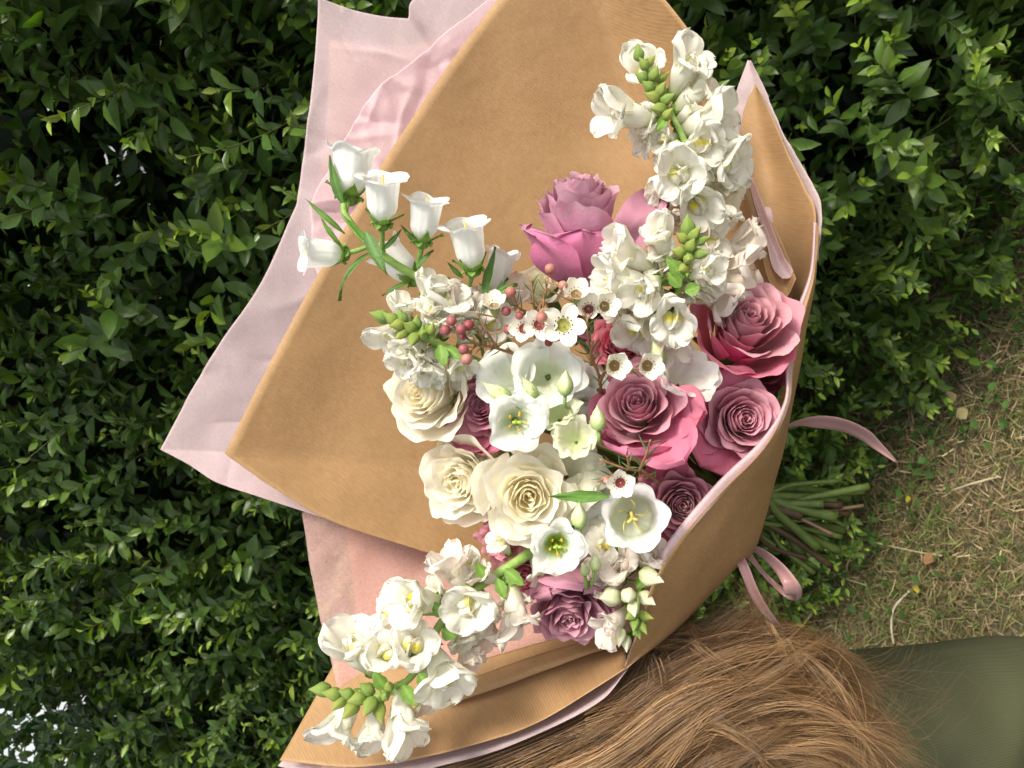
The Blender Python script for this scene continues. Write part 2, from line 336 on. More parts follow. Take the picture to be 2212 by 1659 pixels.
# weeds with round leaves at the foot of the hedge
nw = 1100; xw = rng.uniform(-1.1, .9, nw); yw = HB(xw) - np.abs(rng.normal(.0, .16, nw)); zw = rng.uniform(.01, .06, nw)
az = rng.uniform(0, 2 * PI, nw); A = np.stack([np.cos(az), np.sin(az), rng.normal(.1, .3, nw)], 1); A /= np.linalg.norm(A, axis=1)[:, None]
B = np.cross((0, 0, 1.), A); B /= np.linalg.norm(B, axis=1)[:, None]; Cn = np.cross(A, B); T = LTS[3][0]; si = rng.uniform(.008, .024, nw)
Vs = np.stack([xw, yw, zw], 1)[:, None] + si[:, None, None] * (T[None, :, 0:1] * A[:, None] + T[None, :, 1:2] * 1.5 * B[:, None] + T[None, :, 2:3] * Cn[:, None])
F = (F0[None] + (np.arange(nw) * LV)[:, None, None]).reshape(-1, 3)
add('ground_cover', mesh_of('ground_cover', Vs.reshape(-1, 3), F.tolist(), M_LEAF, np.repeat(np.array((.07, .14, .035)) * rng.uniform(.6, 1.5, (nw, 1)), LV, 0)), kind='stuff', label='low round leaved weeds growing at the foot of the hedge')

# ------------------------------------------------------------------ paper
def dense(B, seg=8, corners=()):
    """resample a polyline, keeping named corners sharp"""
    B = [np.array(b, float) for b in B]; cuts = sorted(set([0, len(B) - 1] + list(corners))); out = []
    for a, b in zip(cuts[:-1], cuts[1:]):
        p = catmull(B[a:b + 1], (b - a) * seg + 1); out += list(p if not out else p[1:])
    return out
def dense2(B, seg, corners):
    return dense([(b[0], b[1], b[2] + .008) for b in B], seg + 9, corners)
def paper_mesh(name, G, mat, crumple=.0015, cs=22, seed=0, thick=.0003, fine=0.0):
    nt, ns = len(G), len(G[0]); V = []; UV = []
    for row in G:
        for q in row:
            p = K(*q); k = Vector((p.x * cs, p.y * cs, seed * 7.3)); f = noise.noise(k) * crumple + noise.noise(k * 2.7) * crumple * .4
            p.z += f; V.append(p); UV.append((p.x * .8 - p.y * .6, p.x * .6 + p.y * .8))
    A = np.array([tuple(q) for q in V]); g_ = np.random.default_rng(seed + 50); lo_, hi_ = A.min(0), A.max(0)
    for k in range(140 if fine else 9):
        c_ = g_.uniform(lo_[:2], hi_[:2]); an = g_.uniform(0, PI); ln_ = g_.uniform(.012, .07) if fine else g_.uniform(.05, .14); wd_ = g_.uniform(.002, .006) if fine else .004
        e_ = A[:, :2] - c_; al = e_ @ (math.cos(an), math.sin(an)); di = e_ @ (-math.sin(an), math.cos(an)) + .12 * al * np.sin(al * 60 + k)
        A[:, 2] += g_.choice((-1, 1)) * (fine if fine else .0007) * g_.uniform(.4, 1) * np.exp(-np.abs(di) / wd_) * np.clip(1 - (al / ln_) ** 2, 0, 1)
    V = [tuple(CM @ Vector(q)) for q in A]
    me = mesh_of(name, V, gfaces(nt, ns), mat, uv=UV)
    return me
def put_paper(name, me, parent, **kw):
    o = add(name, me, parent, parent.matrix_world.inverted() if parent else None, **kw)
    s = o.modifiers.new('thickness', 'SOLIDIFY'); s.thickness = .0003; s.offset = 0
    return o
def fan(c, bnd, n=34, k0=.12, sag=0.0, pw=1.0):
    c = np.array(c, float); G = []
    for k in np.linspace(k0, 1, n):
        row = []
        for b in bnd:
            q = c + (np.array(b) - c) * k; q[2] = c[2] + (b[2] - c[2]) * k ** pw + sag * math.sin(PI * k); row.append(q)
        G.append(row)
    return G
def loft(rows, nu, nv):
    R = [catmull(r_, nv) for r_ in rows]; R = np.array(R); return [[q for q in col] for col in np.stack([catmull(R[:, j], nu) for j in range(nv)], 1)]
BIND = (1590, 1085, .655)
wrap_M = CM @ Matrix.Translation(K(*BIND))
kraft = empty('wrapping_paper', 'brown ribbed kraft paper wrapped in wide folds round the flowers', 'wrapping paper', wrap_M)
tissue = empty('tissue_paper', 'thin pink tissue paper lining the kraft wrap with wide borders', 'tissue paper', wrap_M)
bpy.context.view_layer.update()
A_b = dense([(1700, 690, .60), (1668, 640, .592), (1645, 570, .59), (1606, 400, .598), (1560, 230, .615), (1500, 80, .63), (1380, -70, .65), (1250, -190, .67), (1080, -10, .675), (960, 150, .675), (840, 330, .67), (690, 590, .655), (580, 790, .64), (485, 980, .625), (600, 1060, .63), (740, 1135, .64), (1030, 1225, .665), (1250, 1300, .675), (1420, 1330, .675)], 8, (7, 13))
put_paper('back_panel', paper_mesh('back_panel', fan((1600, 1060, .70), A_b, 44, .1, .035), M_KRAFT, .007, 7, 1), kraft)
D_b = dense([(1000, 1000, .715), (745, 1120, .684), (762, 1260, .680), (778, 1385, .667), (800, 1440, .663), (1000, 1440, .66), (1300, 1380, .66), (1400, 1300, .67)], 8, (1, 4))
put_paper('rear_corner', paper_mesh('rear_corner', fan((1540, 1180, .685), D_b, 40, .1, .026), M_KRAFT, .002, 11, 2), kraft)
D1 = loft([[(724, 1430, .656), (880, 1440, .650), (1030, 1425, .646), (1180, 1385, .645), (1340, 1345, .650)], [(668, 1530, .630), (850, 1552, .620), (1010, 1518, .614), (1180, 1460, .611), (1350, 1398, .612)], [(605, 1641, .600), (790, 1656, .588), (980, 1619, .576), (1160, 1562, .568), (1353, 1443, .565)]], 30, 60)
put_paper('lower_panel', paper_mesh('lower_panel', D1, M_KRAFT, .0025, 12, 2), kraft)
D2 = loft([[(960, 1524, .6095), (1060, 1492, .608), (1160, 1455, .607), (1262, 1417, .606), (1335, 1394, .606)], [(965, 1512, .6105), (1060, 1478, .610), (1160, 1440, .609), (1262, 1404, .609), (1335, 1385, .609)], [(980, 1478, .622), (1060, 1450, .622), (1160, 1415, .622), (1262, 1385, .622), (1335, 1366, .622)]], 10, 40)
put_paper('folded_edge', paper_mesh('folded_edge', D2, M_KRAFT, .0008, 30, 3), kraft)
flap = loft([[(1632, 182, .655), (1606, 240, .66), (1597, 330, .66), (1608, 430, .66), (1630, 540, .655), (1650, 640, .65), (1668, 720, .65), (1680, 800, .65)],
             [(1633, 184, .653), (1640, 260, .656), (1660, 360, .658), (1680, 470, .655), (1700, 580, .65), (1702, 680, .645), (1700, 760, .64), (1695, 820, .64)],
             [(1634, 186, .651), (1662, 240, .645), (1702, 330, .635), (1740, 405, .625), (1762, 460, .615), (1757, 600, .60), (1735, 720, .59), (1715, 830, .585)]], 26, 60)
put_paper('side_flap', paper_mesh('side_flap', flap, M_KRAFT, .002, 14, 4), kraft)
fold = loft([[(1596, 330, .602), (1622, 430, .60), (1640, 510, .597), (1652, 580, .594), (1672, 632, .590)],
             [(1598, 335, .63), (1634, 450, .635), (1660, 530, .63), (1685, 600, .612), (1700, 640, .598)],
             [(1600, 340, .640), (1650, 450, .638), (1684, 510, .628), (1705, 560, .612), (1720, 602, .594)]], 20, 40)
put_paper('folded_corner', paper_mesh('folded_corner', fold, M_KRAFT, .001, 30, 5), kraft)
I_ = [(1764, 480, .600), (1757, 590, .590), (1726, 690, .578), (1709, 790, .566), (1700, 872, .556), (1655, 962, .543), (1560, 1062, .533), (1470, 1165, .528), (1410, 1260, .53), (1385, 1340, .542), (1351, 1440, .560)]
O_ = [(1766, 490, .601), (1760, 610, .60), (1744, 700, .605), (1727, 800, .61), (1706, 905, .615), (1690, 985, .618), (1668, 1060, .62), (1632, 1180, .62), (1592, 1224, .61), (1470, 1350, .59), (1353, 1443, .562)]
Mi = [tuple((np.array(a) * .45 + np.array(b) * .55) - np.array((0, 0, .022 * math.sin(PI * i / 10)))) for i, (a, b) in enumerate(zip(I_, O_))]
back = [tuple(np.array(b) + np.array((-28, -8, .05))) for b in O_]
put_paper('front_panel', paper_mesh('front_panel', loft([I_, Mi, O_, back], 30, 90), M_KRAFT, .002, 14, 6), kraft)
# tissue
T_b = dense2([(1300, -180, .69), (1080, -40, .69), (905, -8, .69), (882, 42, .688), (820, 34, .688), (760, 20, .688), (688, -4, .688), (684, 60, .686), (672, 200, .682), (655, 330, .678), (640, 440, .672), (570, 600, .662), (480, 735, .655), (404, 858, .648), (380, 905, .645), (345, 971, .64), (400, 1000, .642), (470, 1042, .644), (560, 1072, .646), (740, 1132, .655), (1000, 1215, .675)], 7, (3, 6, 10, 13, 15))
put_paper('back_sheet', paper_mesh('back_sheet', fan((1560, 1020, .76), T_b, 160, .12, .02), M_TISSUE, .003, 16, 7, fine=.0020), tissue)
T2 = dense2([(1260, -150, .68), (1075, -20, .68), (905, 120, .681), (800, 210, .68), (745, 300, .679), (690, 395, .675), (668, 445, .672), (690, 600, .664), (800, 640, .68)], 8, (1, 6))
put_paper('crumpled_sheet', paper_mesh('crumpled_sheet', fan((1300, 700, .745), T2, 160, .12, .012), M_TISSUE, .003, 24, 8, fine=.0040), tissue)
K2 = dense([(1200, -60, .715), (1040, 60, .715), (850, 98, .712), (712, 86, .71), (708, 200, .705), (700, 330, .70), (690, 420, .695), (800, 600, .705)], 8, (3,))
put_paper('rear_panel', paper_mesh('rear_panel', fan((1300, 700, .76), K2, 24, .12, .02), M_KRAFT, .002, 14, 9), kraft)
E_b = dense([(900, 1000, .69), (700, 1090, .672), (652, 1108, .670), (668, 1210, .668), (690, 1330, .660), (708, 1400, .652), (731, 1492, .64), (900, 1502, .634), (1030, 1465, .630), (1180, 1420, .628), (1330, 1376, .63), (1400, 1345, .64)], 8, (2, 6))
put_paper('corner_sheet', paper_mesh('corner_sheet', fan((1530, 1150, .672), E_b, 60, .1, .024), M_TISSUE_B, .0025, 18, 10, fine=.0010), tissue)
rim = loft([[(600, 1655, .607), (760, 1690, .598), (960, 1652, .583), (1130, 1600, .572), (1290, 1520, .567), (1356, 1445, .567)], [(680, 1560, .66), (800, 1570, .65), (960, 1540, .64), (1120, 1500, .635), (1270, 1440, .63), (1345, 1410, .62)]], 8, 60)
put_paper('lower_border', paper_mesh('lower_border', rim, M_TISSUE, .0015, 25, 11), tissue)
f2 = loft([[(1615, 130, .662), (1588, 205, .668), (1582, 270, .668), (1592, 360, .666), (1640, 520, .66), (1670, 680, .655)],
           [(1617, 131, .661), (1632, 220, .664), (1660, 320, .662), (1700, 450, .658), (1715, 560, .65), (1715, 700, .64)],
           [(1621, 132, .658), (1652, 192, .654), (1694, 292, .642), (1748, 382, .630), (1773, 448, .618), (1768, 560, .606)]], 24, 60)
put_paper('flap_lining', paper_mesh('flap_lining', f2, M_TISSUE, .002, 25, 12, fine=.001), tissue)
f3 = loft([[(1604, 340, .615), (1634, 450, .615), (1655, 520, .61), (1668, 575, .603), (1690, 602, .598)],
           [(1606, 350, .625), (1646, 470, .63), (1672, 540, .62), (1692, 580, .61), (1706, 600, .602)],
           [(1606, 345, .625), (1640, 420, .622), (1664, 480, .618), (1690, 545, .610), (1714, 585, .600)]], 16, 40)
put_paper('fold_lining', paper_mesh('fold_lining', f3, M_TISSUE, .002, 60, 13), tissue)
In = [(a[0] - o[0], a[1] - o[1], a[2] + .001) for a, o in zip(I_, [(4, 0), (6, 0), (9, 2), (9, 2), (5, 2), (12, 6), (16, 10), (14, 10), (4, 10), (-2, 0), (0, 0)])]
I2 = [(a[0] + 4, a[1] + 3, a[2] + .003) for a in I_]
In[7] = (1440, 1180, .531); In[8] = (1428, 1238, .534)
Id = [(a[0] - 2, a[1] - 2, a[2] + .012) for a in In]
put_paper('front_lining', paper_mesh('front_lining', loft([Id, In, I2], 12, 90), M_TISSUE, .0008, 30, 14), tissue)

# ------------------------------------------------------------------ flower building blocks
def petal_rev(th, span, r0, r1, z0, z1, R, inw=0, curl=0, spiral=.08, drop=.22, tip=.0, ruf=.02, edge=0, seed=0, ns=15, nt=13, seg=(0, 1), roll_=0.0, wb=.5, lean=0.0):
    r_ = random.Random(seed)
    t = np.linspace(seg[0], seg[1], nt)[:, None] * np.ones((1, ns)); s = np.linspace(-1, 1, ns)[None] * np.ones((nt, 1))
    notch = ripple(s * 1.0, seed + 5, (3.1, 6.3, 11.0)) * .015
    te = t * (1 - drop * np.abs(s) ** 2.6 + tip * np.exp(-(s / .22) ** 2) + notch)
    f = np.sin(np.clip(te, 0, 1) * PI / 2) ** .8 * (1 - lean) + lean * (.35 + .65 * np.clip(te, 0, 1.2) ** 1.3) * sstep(-.1, .25, te)
    cu = np.clip((te - .62) / .38, 0, 1.4) ** 2
    rho = r0 + (r1 - r0) * f - inw * r1 * sstep(.5, 1.05, te) + curl * cu * R
    z = z0 + (z1 - z0) * te - abs(curl) * .55 * cu * R
    w = wb + (1 - wb) * np.sin(np.clip(te * 1.25, 0, 1) * PI / 2)
    a = th + span * s * w
    rl = np.clip((te - .86) / .14, 0, 1.3) ** 2; rho = rho + roll_ * R * rl; z = z - roll_ * R * .35 * rl
    rho = rho * (1 + spiral * s) + edge * R * np.abs(s) ** 3 * te
    rho = rho + ruf * R * te ** 3 * ripple(s * 1.6, seed) + .012 * R * ripple(s * 2 + te * 3, seed + 2)
    z = z + ruf * R * 1.1 * te ** 3 * ripple(s * 1.9, seed + 9)
    V = np.stack([rho * np.cos(a), rho * np.sin(a), z], -1)
    return V, te, s
def lobe(L, Wd_, b0, b1, cup=.2, ruf=.05, seed=0, ns=9, nt=10, base=.3, wid_at=.6, r0=0.0, az=0.0, p=1.0, z0=0.0, point=False):
    """a free petal or leaf: root at radius r0, grows along Z and bends outwards (radians b0..b1)"""
    t = np.linspace(0, 1, nt); a = b0 + (b1 - b0) * t ** p
    dx = np.sin(a); dz = np.cos(a); X = np.concatenate([[0], np.cumsum((dx[1:] + dx[:-1]) / 2)]) * L / (nt - 1); Z = np.concatenate([[0], np.cumsum((dz[1:] + dz[:-1]) / 2)]) * L / (nt - 1)
    k = np.where(t < wid_at, base + (1 - base) * np.sin(np.clip(t / wid_at, 0, 1) * PI / 2), np.sqrt(np.clip(1 - ((t - wid_at) / (1 - wid_at)) ** 2, 0.0004, 1)) if not point else np.clip(1 - ((t - wid_at) / (1 - wid_at)) ** 1.5, .02, 1))
    s = np.linspace(-1, 1, ns); S, Tt = np.meshgrid(s, t); w = (Wd_ * k)[:, None] * S
    nx, nz = -np.cos(a)[:, None], np.sin(a)[:, None]           # inward side
    off = cup * Wd_ * (S ** 2) * k[:, None] + ruf * L * Tt ** 2 * ripple(S * 2.2 + Tt, seed) + ruf * .6 * L * Tt * ripple(Tt * 5, seed + 3, (1.0, 2.1)) * np.abs(S)
    x = X[:, None] + nx * off + r0; z = Z[:, None] + nz * off + z0; y = w + 0 * x
    z = z + ruf * .5 * L * Tt * ripple(S * 3, seed + 7)
    c, s_ = math.cos(az), math.sin(az)
    return np.stack([x * c - y * s_, x * s_ + y * c, z], -1), Tt, S
def pmesh(name, V, c, c2, mat, flip=False):
    nt, ns = V.shape[:2]; F = gfaces(nt, ns)
    if flip: F = [f[::-1] for f in F]
    return mesh_of(name, V.reshape(-1, 3), F, mat, np.asarray(c).reshape(-1, 3), np.asarray(c2).reshape(-1, 3))
def ellipsoid(rx, ry, rz, c, c2=None, nt=9, ns=10, ridge=0, nr=5, z0=0, acc=None, pt=1.0):
    V = []; C = []
    for i in range(nt):
        p = PI * i / (nt - 1); rr = math.sin(p) ** pt; z = -math.cos(p)
        for j in range(ns):
            a = 2 * PI * j / ns; k = 1 + ridge * math.cos(nr * a) * math.sin(p)
            V.append((rx * rr * k * math.cos(a), ry * rr * k * math.sin(a), rz * z + z0)); C.append(mixc(c, c2 if c2 is not None else c, i / (nt - 1)))
    return (acc or Acc()).add(V, gfaces(nt, ns, 0, True), np.array(C))
STEM_I = [0]
def stem_for(root, start_w, d_w, rad=.0028, c=(.12, .19, .04), c2=(.07, .11, .022), end=None, tuck=.05):  # greens darkened, more so at the cut ends, to paint in the bouquet's shadow
    """a stem from the flower down through the binding point and out into the fan of cut ends"""
    i = STEM_I[0]; STEM_I[0] += 1; r_ = random.Random(900 + i)
    b = K(*BIND) + Vector((r_.uniform(-.008, .008), r_.uniform(-.012, .012), r_.uniform(-.010, .010)))
    s = CM.inverted() @ start_w; d = (CM.inverted().to_3x3() @ d_w)
    if end is None:
        an = .22 - 1.15 * ((i * .618) % 1) + r_.uniform(-.05, .05); ln_ = r_.uniform(.066, .090) if i % 3 == 0 else r_.uniform(.03, .065); e = b + Vector((ln_ * math.cos(an) + .012, ln_ * math.sin(an), r_.uniform(-.03, .012)))
    else: e = K(*end)
    rad *= r_.uniform(.7, 1.15); P = [s, s - d * tuck * .5, s * .62 + b * .38 - d * tuck * .35 + Vector((0, 0, -.02)), b, lerp(b, e, .5) + Vector((r_.uniform(-.004, .004), r_.uniform(-.006, .006), r_.uniform(-.004, .004))), e]
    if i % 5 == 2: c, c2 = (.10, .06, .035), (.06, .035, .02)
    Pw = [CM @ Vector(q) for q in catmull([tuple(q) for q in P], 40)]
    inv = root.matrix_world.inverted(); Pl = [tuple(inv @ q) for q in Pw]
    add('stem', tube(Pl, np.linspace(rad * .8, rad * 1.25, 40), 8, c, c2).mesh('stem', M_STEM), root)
GREEN = (.17, .29, .06); DGREEN = (.09, .17, .04)

def make_rose(label, u, v, d, zdir, diam, n=30, inner=(.50, .19, .27), outer=(.62, .08, .22), rim=(.62, .30, .38), core=None, deep=1.25, openn=.5, ruf=.02, seed=1, roll=0, hot=.5, name='rose', group=None, cat='rose', curl=.22, mat=None, extra=(), lo=.0, stem=True, tall=.12, lean=.55, guards=()):
    R = mm(diam, d) / 2; M = frame(u, v, d, zdir, roll); root = empty(name, label, cat, M, group); bpy.context.view_layer.update()
    core = core or inner; r_ = random.Random(seed); mat = mat or M_PETAL
    for i in range(n):
        x = i / (n - 1); th = i * 2.39996 + r_.uniform(-.25, .25)
        r1 = R * (.07 + .83 * x ** .85) * r_.uniform(.96, 1.04); span = lerp(1.9, .80, x ** .8) * r_.uniform(.85, 1.1)
        z1 = R * (tall + .10 * math.sin(PI * x) - lo * x - (.20 + .30 * openn) * x ** 3) + r_.uniform(-.03, .03) * R
        inw = lerp(.32, 0, min(1, x * 1.6)); cu = curl * sstep(.35, 1, x) * r_.uniform(.5, 1.4) * (.8 + .6 * openn)
        V, te, s = petal_rev(th, span, r1 * .22, r1, -R * deep * lerp(.22, 1, x ** .75), z1, R, inw, cu, .07 * lerp(1.3, 1, x), .13 + .12 * x, .04 * x + r_.uniform(0, .02), ruf * lerp(.5, 1.5, x), .03 * x, seed * 100 + i, ns=19, nt=18, roll_=.03 * lerp(.6, 1.4, x), lean=lean * sstep(.1, .7, x))
        jit = r_.uniform(.88, 1.12)
        ci = mixc(core, inner, np.full_like(te, min(1, x * 1.5))) * jit
        co = mixc(inner, outer, np.clip(hot * sstep(.35, 1, x) * (1.25 - te * .75) * 1.6 * r_.uniform(.7, 1.3), 0, 1)) * jit
        k = sstep(.86, 1.0, te + .08 * np.abs(s))[..., None] * .55; ci = ci * (1 - k) + np.array(rim) * k; co = co * (1 - k) + np.array(rim) * k
        base = sstep(.35, 0, te)[..., None] * .4; ci = ci * (1 - base) + np.array(inner) * .75 * base
        add('petal', pmesh('petal', V, co, ci, mat), root)
    for (az, L, W_, b0, b1, r0, z0, cc) in extra:              # loose guard petals that stand away from the bloom
        V, te, s = lobe(L * R, W_ * R, b0, b1, .25, .05, seed + int(az * 10), 15, 14, .45, .62, r0 * R, az, 1.3, z0 * R)
        add('petal', pmesh('petal', V, np.tile(cc, (*te.shape, 1)) * (1.1 - .2 * te[..., None]), mixc(cc, inner, np.full_like(te, .6)), mat), root)
    for gi, (az, span, r1, z1, tip_, cc) in enumerate(guards):       # cupped outermost petals
        V, te, s = petal_rev(az, span, R * .25, R * r1, -R * deep, R * z1, R, 0, .10, .05, .16, .03, .035, .05, seed * 77 + gi, ns=23, nt=20, roll_=.09, lean=.15)
        vein = 1 + .10 * np.exp(-(s / .06) ** 2) + .05 * np.sin(s * 26 + te * 3); c0 = np.array(cc); pale = np.array(rim)
        co = mixc(c0, pale, np.clip(.30 * sstep(.3, .9, te) * (.5 + .5 * np.sin(s * 5 + gi)), 0, 1)) * vein[..., None]
        add('petal', pmesh('petal', V, co, mixc(c0, inner, np.full_like(te, .7)), mat), root)
    hipc = ellipsoid(.2 * R, .2 * R, .25 * R, GREEN, z0=-R * deep - .12 * R); add('hip', hipc.mesh('hip', M_GREEN), root)
    for k in range(5):
        V, te, s = lobe(R * .95, R * .16, 1.3, .75 + r_.uniform(0, .8), .3, .04, seed + k, 5, 9, .7, .3, .12 * R, k * 2 * PI / 5 + .3, 1, -R * deep - .05 * R, True)
        add('sepal', pmesh('sepal', V, np.tile(GREEN, (*te.shape, 1)), np.tile(DGREEN, (*te.shape, 1)), M_GREEN), root)
    if stem: stem_for(root, M @ Vector((0, 0, -R * deep - .2 * R)), (M.to_3x3() @ Vector((0, 0, 1))).normalized(), .0032)
    return root
MAUVE = dict(inner=(.60, .27, .34), outer=(.70, .09, .26), rim=(.74, .46, .52))
make_rose('tall half open lavender rose standing alone against the kraft paper, frilled browned tip', 1250, 438, .552, (-.10, .90, .46), 190, n=26, inner=(.56, .30, .40), outer=(.60, .24, .38), rim=(.70, .44, .50), deep=1.75, openn=.1, ruf=.04, seed=3, hot=.55, curl=.03, tall=.60, lo=.35, lean=.1,
          extra=((.1, 2.5, 1.3, .95, .55, .3, -1.9, (.58, .25, .35)), (3.6, 1.9, 1.15, .75, .3, .35, -1.9, (.62, .20, .36)), (4.7, 1.7, 1.2, .7, -.05, .4, -1.9, (.62, .20, .36))))
make_rose('large dusky pink rose with hot pink outer petals beside the folded paper corner', 1622, 682, .556, (.06, .46, .88), 208, n=20, inner=(.64, .31, .36), outer=(.80, .05, .25), rim=(.74, .46, .51), deep=1.75, openn=.12, seed=5, hot=1.1, curl=.12,
          guards=((4.05, .85, 1.02, -.30, 0, (.82, .085, .28)), (5.35, .80, 1.06, -.36, 0, (.80, .08, .26)), (3.0, .7, 1.0, -.2, 0, (.74, .13, .30)), (.3, .8, 1.04, -.15, 0, (.66, .26, .34))))
make_rose('dusky pink rose with swirled centre and wide magenta guard petals, below the white cup flower', 1375, 868, .530, (-.22, .36, .90), 182, n=22, **MAUVE, deep=1.5, openn=.15, seed=7, hot=.9, curl=.12, guards=((4.6, .9, 1.02, -.3, 0, (.78, .22, .40)), (3.3, .8, 1.0, -.2, 0, (.70, .16, .32)), (5.9, .8, 1.05, -.3, 0, (.66, .12, .28)), (1.5, .8, 1.0, -.15, 0, (.64, .28, .36))),
          extra=((5.3, 1.7, .75, .8, 1.2, .45, -1.0, (.66, .09, .24)), (4.5, 1.6, .95, .7, .2, .5, -1.3, (.72, .24, .38)), (6.1, 1.5, .7, .8, 1.2, .4, -1.1, (.54, .08, .18)), (3.9, 1.4, .8, .6, .1, .5, -1.2, (.70, .16, .32))))
make_rose('dusky pink many petalled rose pressed against the right paper edge', 1612, 905, .556, (.08, .06, 1), 168, n=26, **MAUVE, guards=((4.4, .85, 1.03, -.3, 0, (.76, .12, .28)), (3.0, .8, 1.0, -.2, 0, (.68, .16, .30)), (1.6, .8, 1.0, -.15, 0, (.70, .14, .30))), openn=.2, seed=9, hot=.8, curl=.14,
          extra=((1.9, 1.2, .7, .9, 1.3, .4, -.7, (.70, .10, .26)), (4.0, 1.4, .8, .9, 1.3, .4, -.9, (.70, .06, .20)), (3.4, 1.35, .65, .9, 1.4, .4, -.9, (.58, .08, .20)), (4.7, 1.3, .7, 1., 1.4, .4, -1., (.64, .06, .18))))
make_rose('dark dusky rose with hollow centre, lowest of the roses by the front paper edge', 1477, 1093, .545, (.02, -.02, 1), 160, n=34, inner=(.42, .15, .21), outer=(.52, .06, .16), rim=(.62, .34, .40), core=(.42, .20, .20), openn=.4, seed=13, hot=.6, tall=.0, curl=.14,
          extra=((2.2, 1.3, .8, .9, 1.4, .3, -.8, (.50, .07, .17)), (4.1, 1.6, .7, .9, 1.4, .3, -.9, (.60, .07, .19))))
make_rose('mauve rose nodding downwards over the pink tissue near the lower panel', 1228, 1336, .565, (-.05, -.50, .86), 165, n=28, inner=(.54, .26, .34), outer=(.60, .22, .33), rim=(.68, .42, .48), deep=1.5, openn=.3, ruf=.05, seed=15, hot=.3,
          extra=((1.3, 1.9, 1.1, .5, .35, .5, -1.5, (.60, .28, .38)), (2.0, 1.8, 1.0, .5, .3, .5, -1.5, (.58, .26, .36)), (.3, 1.5, .9, .5, .4, .5, -1.3, (.5, .2, .32))))
make_rose('magenta rose half hidden between the cream rose and the white lisianthus', 1040, 874, .570, (-.45, .05, .9), 145, n=24, inner=(.58, .24, .34), outer=(.66, .07, .22), rim=(.64, .36, .44), openn=.4, seed=17, hot=1.0, extra=((4.1, 1.5, .8, .8, 1.1, .4, -1, (.66, .09, .23)), (4.7, 1.4, .8, .8, 1.1, .4, -1, (.62, .08, .22))))
make_rose('small ruffled coral pink spray rose behind the waxflowers, under the central snapdragon', 1345, 742, .560, (.0, .25, 1), 134, n=38, inner=(.70, .17, .25), outer=(.62, .08, .16), rim=(.76, .34, .38), ruf=.06, seed=19, hot=.5, openn=.5)
make_rose('small tight mauve spray rose tucked under the tall lavender rose', 1312, 612, .560, (.1, .2, 1), 92, n=26, inner=(.56, .28, .36), outer=(.55, .2, .3), rim=(.64, .4, .46), ruf=.05, seed=21, hot=.5)
make_rose('small ruffled pink spray rose below the cream roses', 1085, 1170, .575, (-.2, -.3, 1), 112, n=30, inner=(.76, .34, .42), outer=(.68, .14, .25), rim=(.8, .46, .52), ruf=.07, seed=23, hot=.7, openn=.6)
make_rose('pink spray rose hidden behind the lower snapdragon stem', 1135, 1245, .592, (-.2, -.3, 1), 100, n=22, inner=(.68, .25, .34), outer=(.62, .1, .2), rim=(.74, .42, .48), ruf=.07, seed=24, hot=.7, openn=.6)
make_rose('plum coloured rose deep between the spray rose and central snapdragon', 1290, 690, .600, (.1, .1, 1), 120, n=18, inner=(.42, .12, .2), outer=(.42, .06, .14), rim=(.5, .2, .28), seed=25, hot=.7)
make_rose('magenta rose peeking out behind the right hand rose at the paper edge', 1655, 790, .612, (.0, .3, 1), 110, n=16, inner=(.42, .1, .18), outer=(.5, .05, .15), rim=(.5, .22, .3), seed=27, hot=.7)
CREAM = dict(inner=(.94, .90, .76), outer=(.94, .91, .80), rim=(.95, .93, .85), mat=M_CREAM)
make_rose('cream rose with long folded petals, leftmost of the large cream roses', 903, 848, .560, (-.48, .10, .87), 178, n=20, core=(.94, .87, .62), **CREAM, deep=1.6, lean=.6, openn=.15, ruf=.035, seed=31, hot=.4, curl=.16,
          guards=((4.0, .85, 1.0, -.26, 0, (.94,.90,.78)), (5.2, .8, 1.05, -.34, 0, (.94,.91,.80)), (.2, .75, 1.0, -.2, 0, (.93,.88,.72)), (2.2, .8, 1.06, -.3, 0, (.94,.9,.78))))
make_rose('cream rose with crinkled pale centre, left of the yellowest rose', 985, 1045, .562, (-.38, -.12, .9), 172, n=22, core=(.93, .88, .70), **CREAM, lean=.65, deep=1.4, openn=.2, ruf=.045, seed=33, hot=.3, curl=.16,
          guards=((4.4, .85, 1.0, -.26, 0, (.94,.90,.78)), (5.6, .8, 1.05, -.34, 0, (.94,.91,.80)), (1.2, .75, 1.0, -.2, 0, (.93,.88,.72)), (3.0, .8, 1.06, -.3, 0, (.94,.9,.78))))
make_rose('largest cream rose with butter yellow centre facing the viewer', 1142, 1075, .535, (.04, -.04, 1), 196, n=24, core=(.95, .87, .60), **CREAM, lean=.65, deep=1.3, openn=.2, ruf=.04, seed=35, hot=.3, curl=.16,
          guards=((4.4, .85, 1.0, -.26, 0, (.94,.90,.78)), (5.7, .8, 1.05, -.34, 0, (.94,.91,.80)), (1.2, .75, 1.0, -.2, 0, (.93,.88,.72)), (2.8, .8, 1.06, -.3, 0, (.94,.9,.78))))
make_rose('blush cream rose mostly hidden behind the lisianthus and yellow centred rose', 1120, 985, .588, (.0, .1, 1), 150, n=16, **dict(CREAM, inner=(.84, .74, .60)), core=(.82, .74, .52), seed=37, hot=.3)
make_rose('pale cream blossom half hidden behind the waxflowers under the bells', 1165, 605, .600, (-.3, .4, .9), 120, n=14, core=(.84, .82, .6), **CREAM, seed=39, hot=.3, ruf=.06, openn=.5)

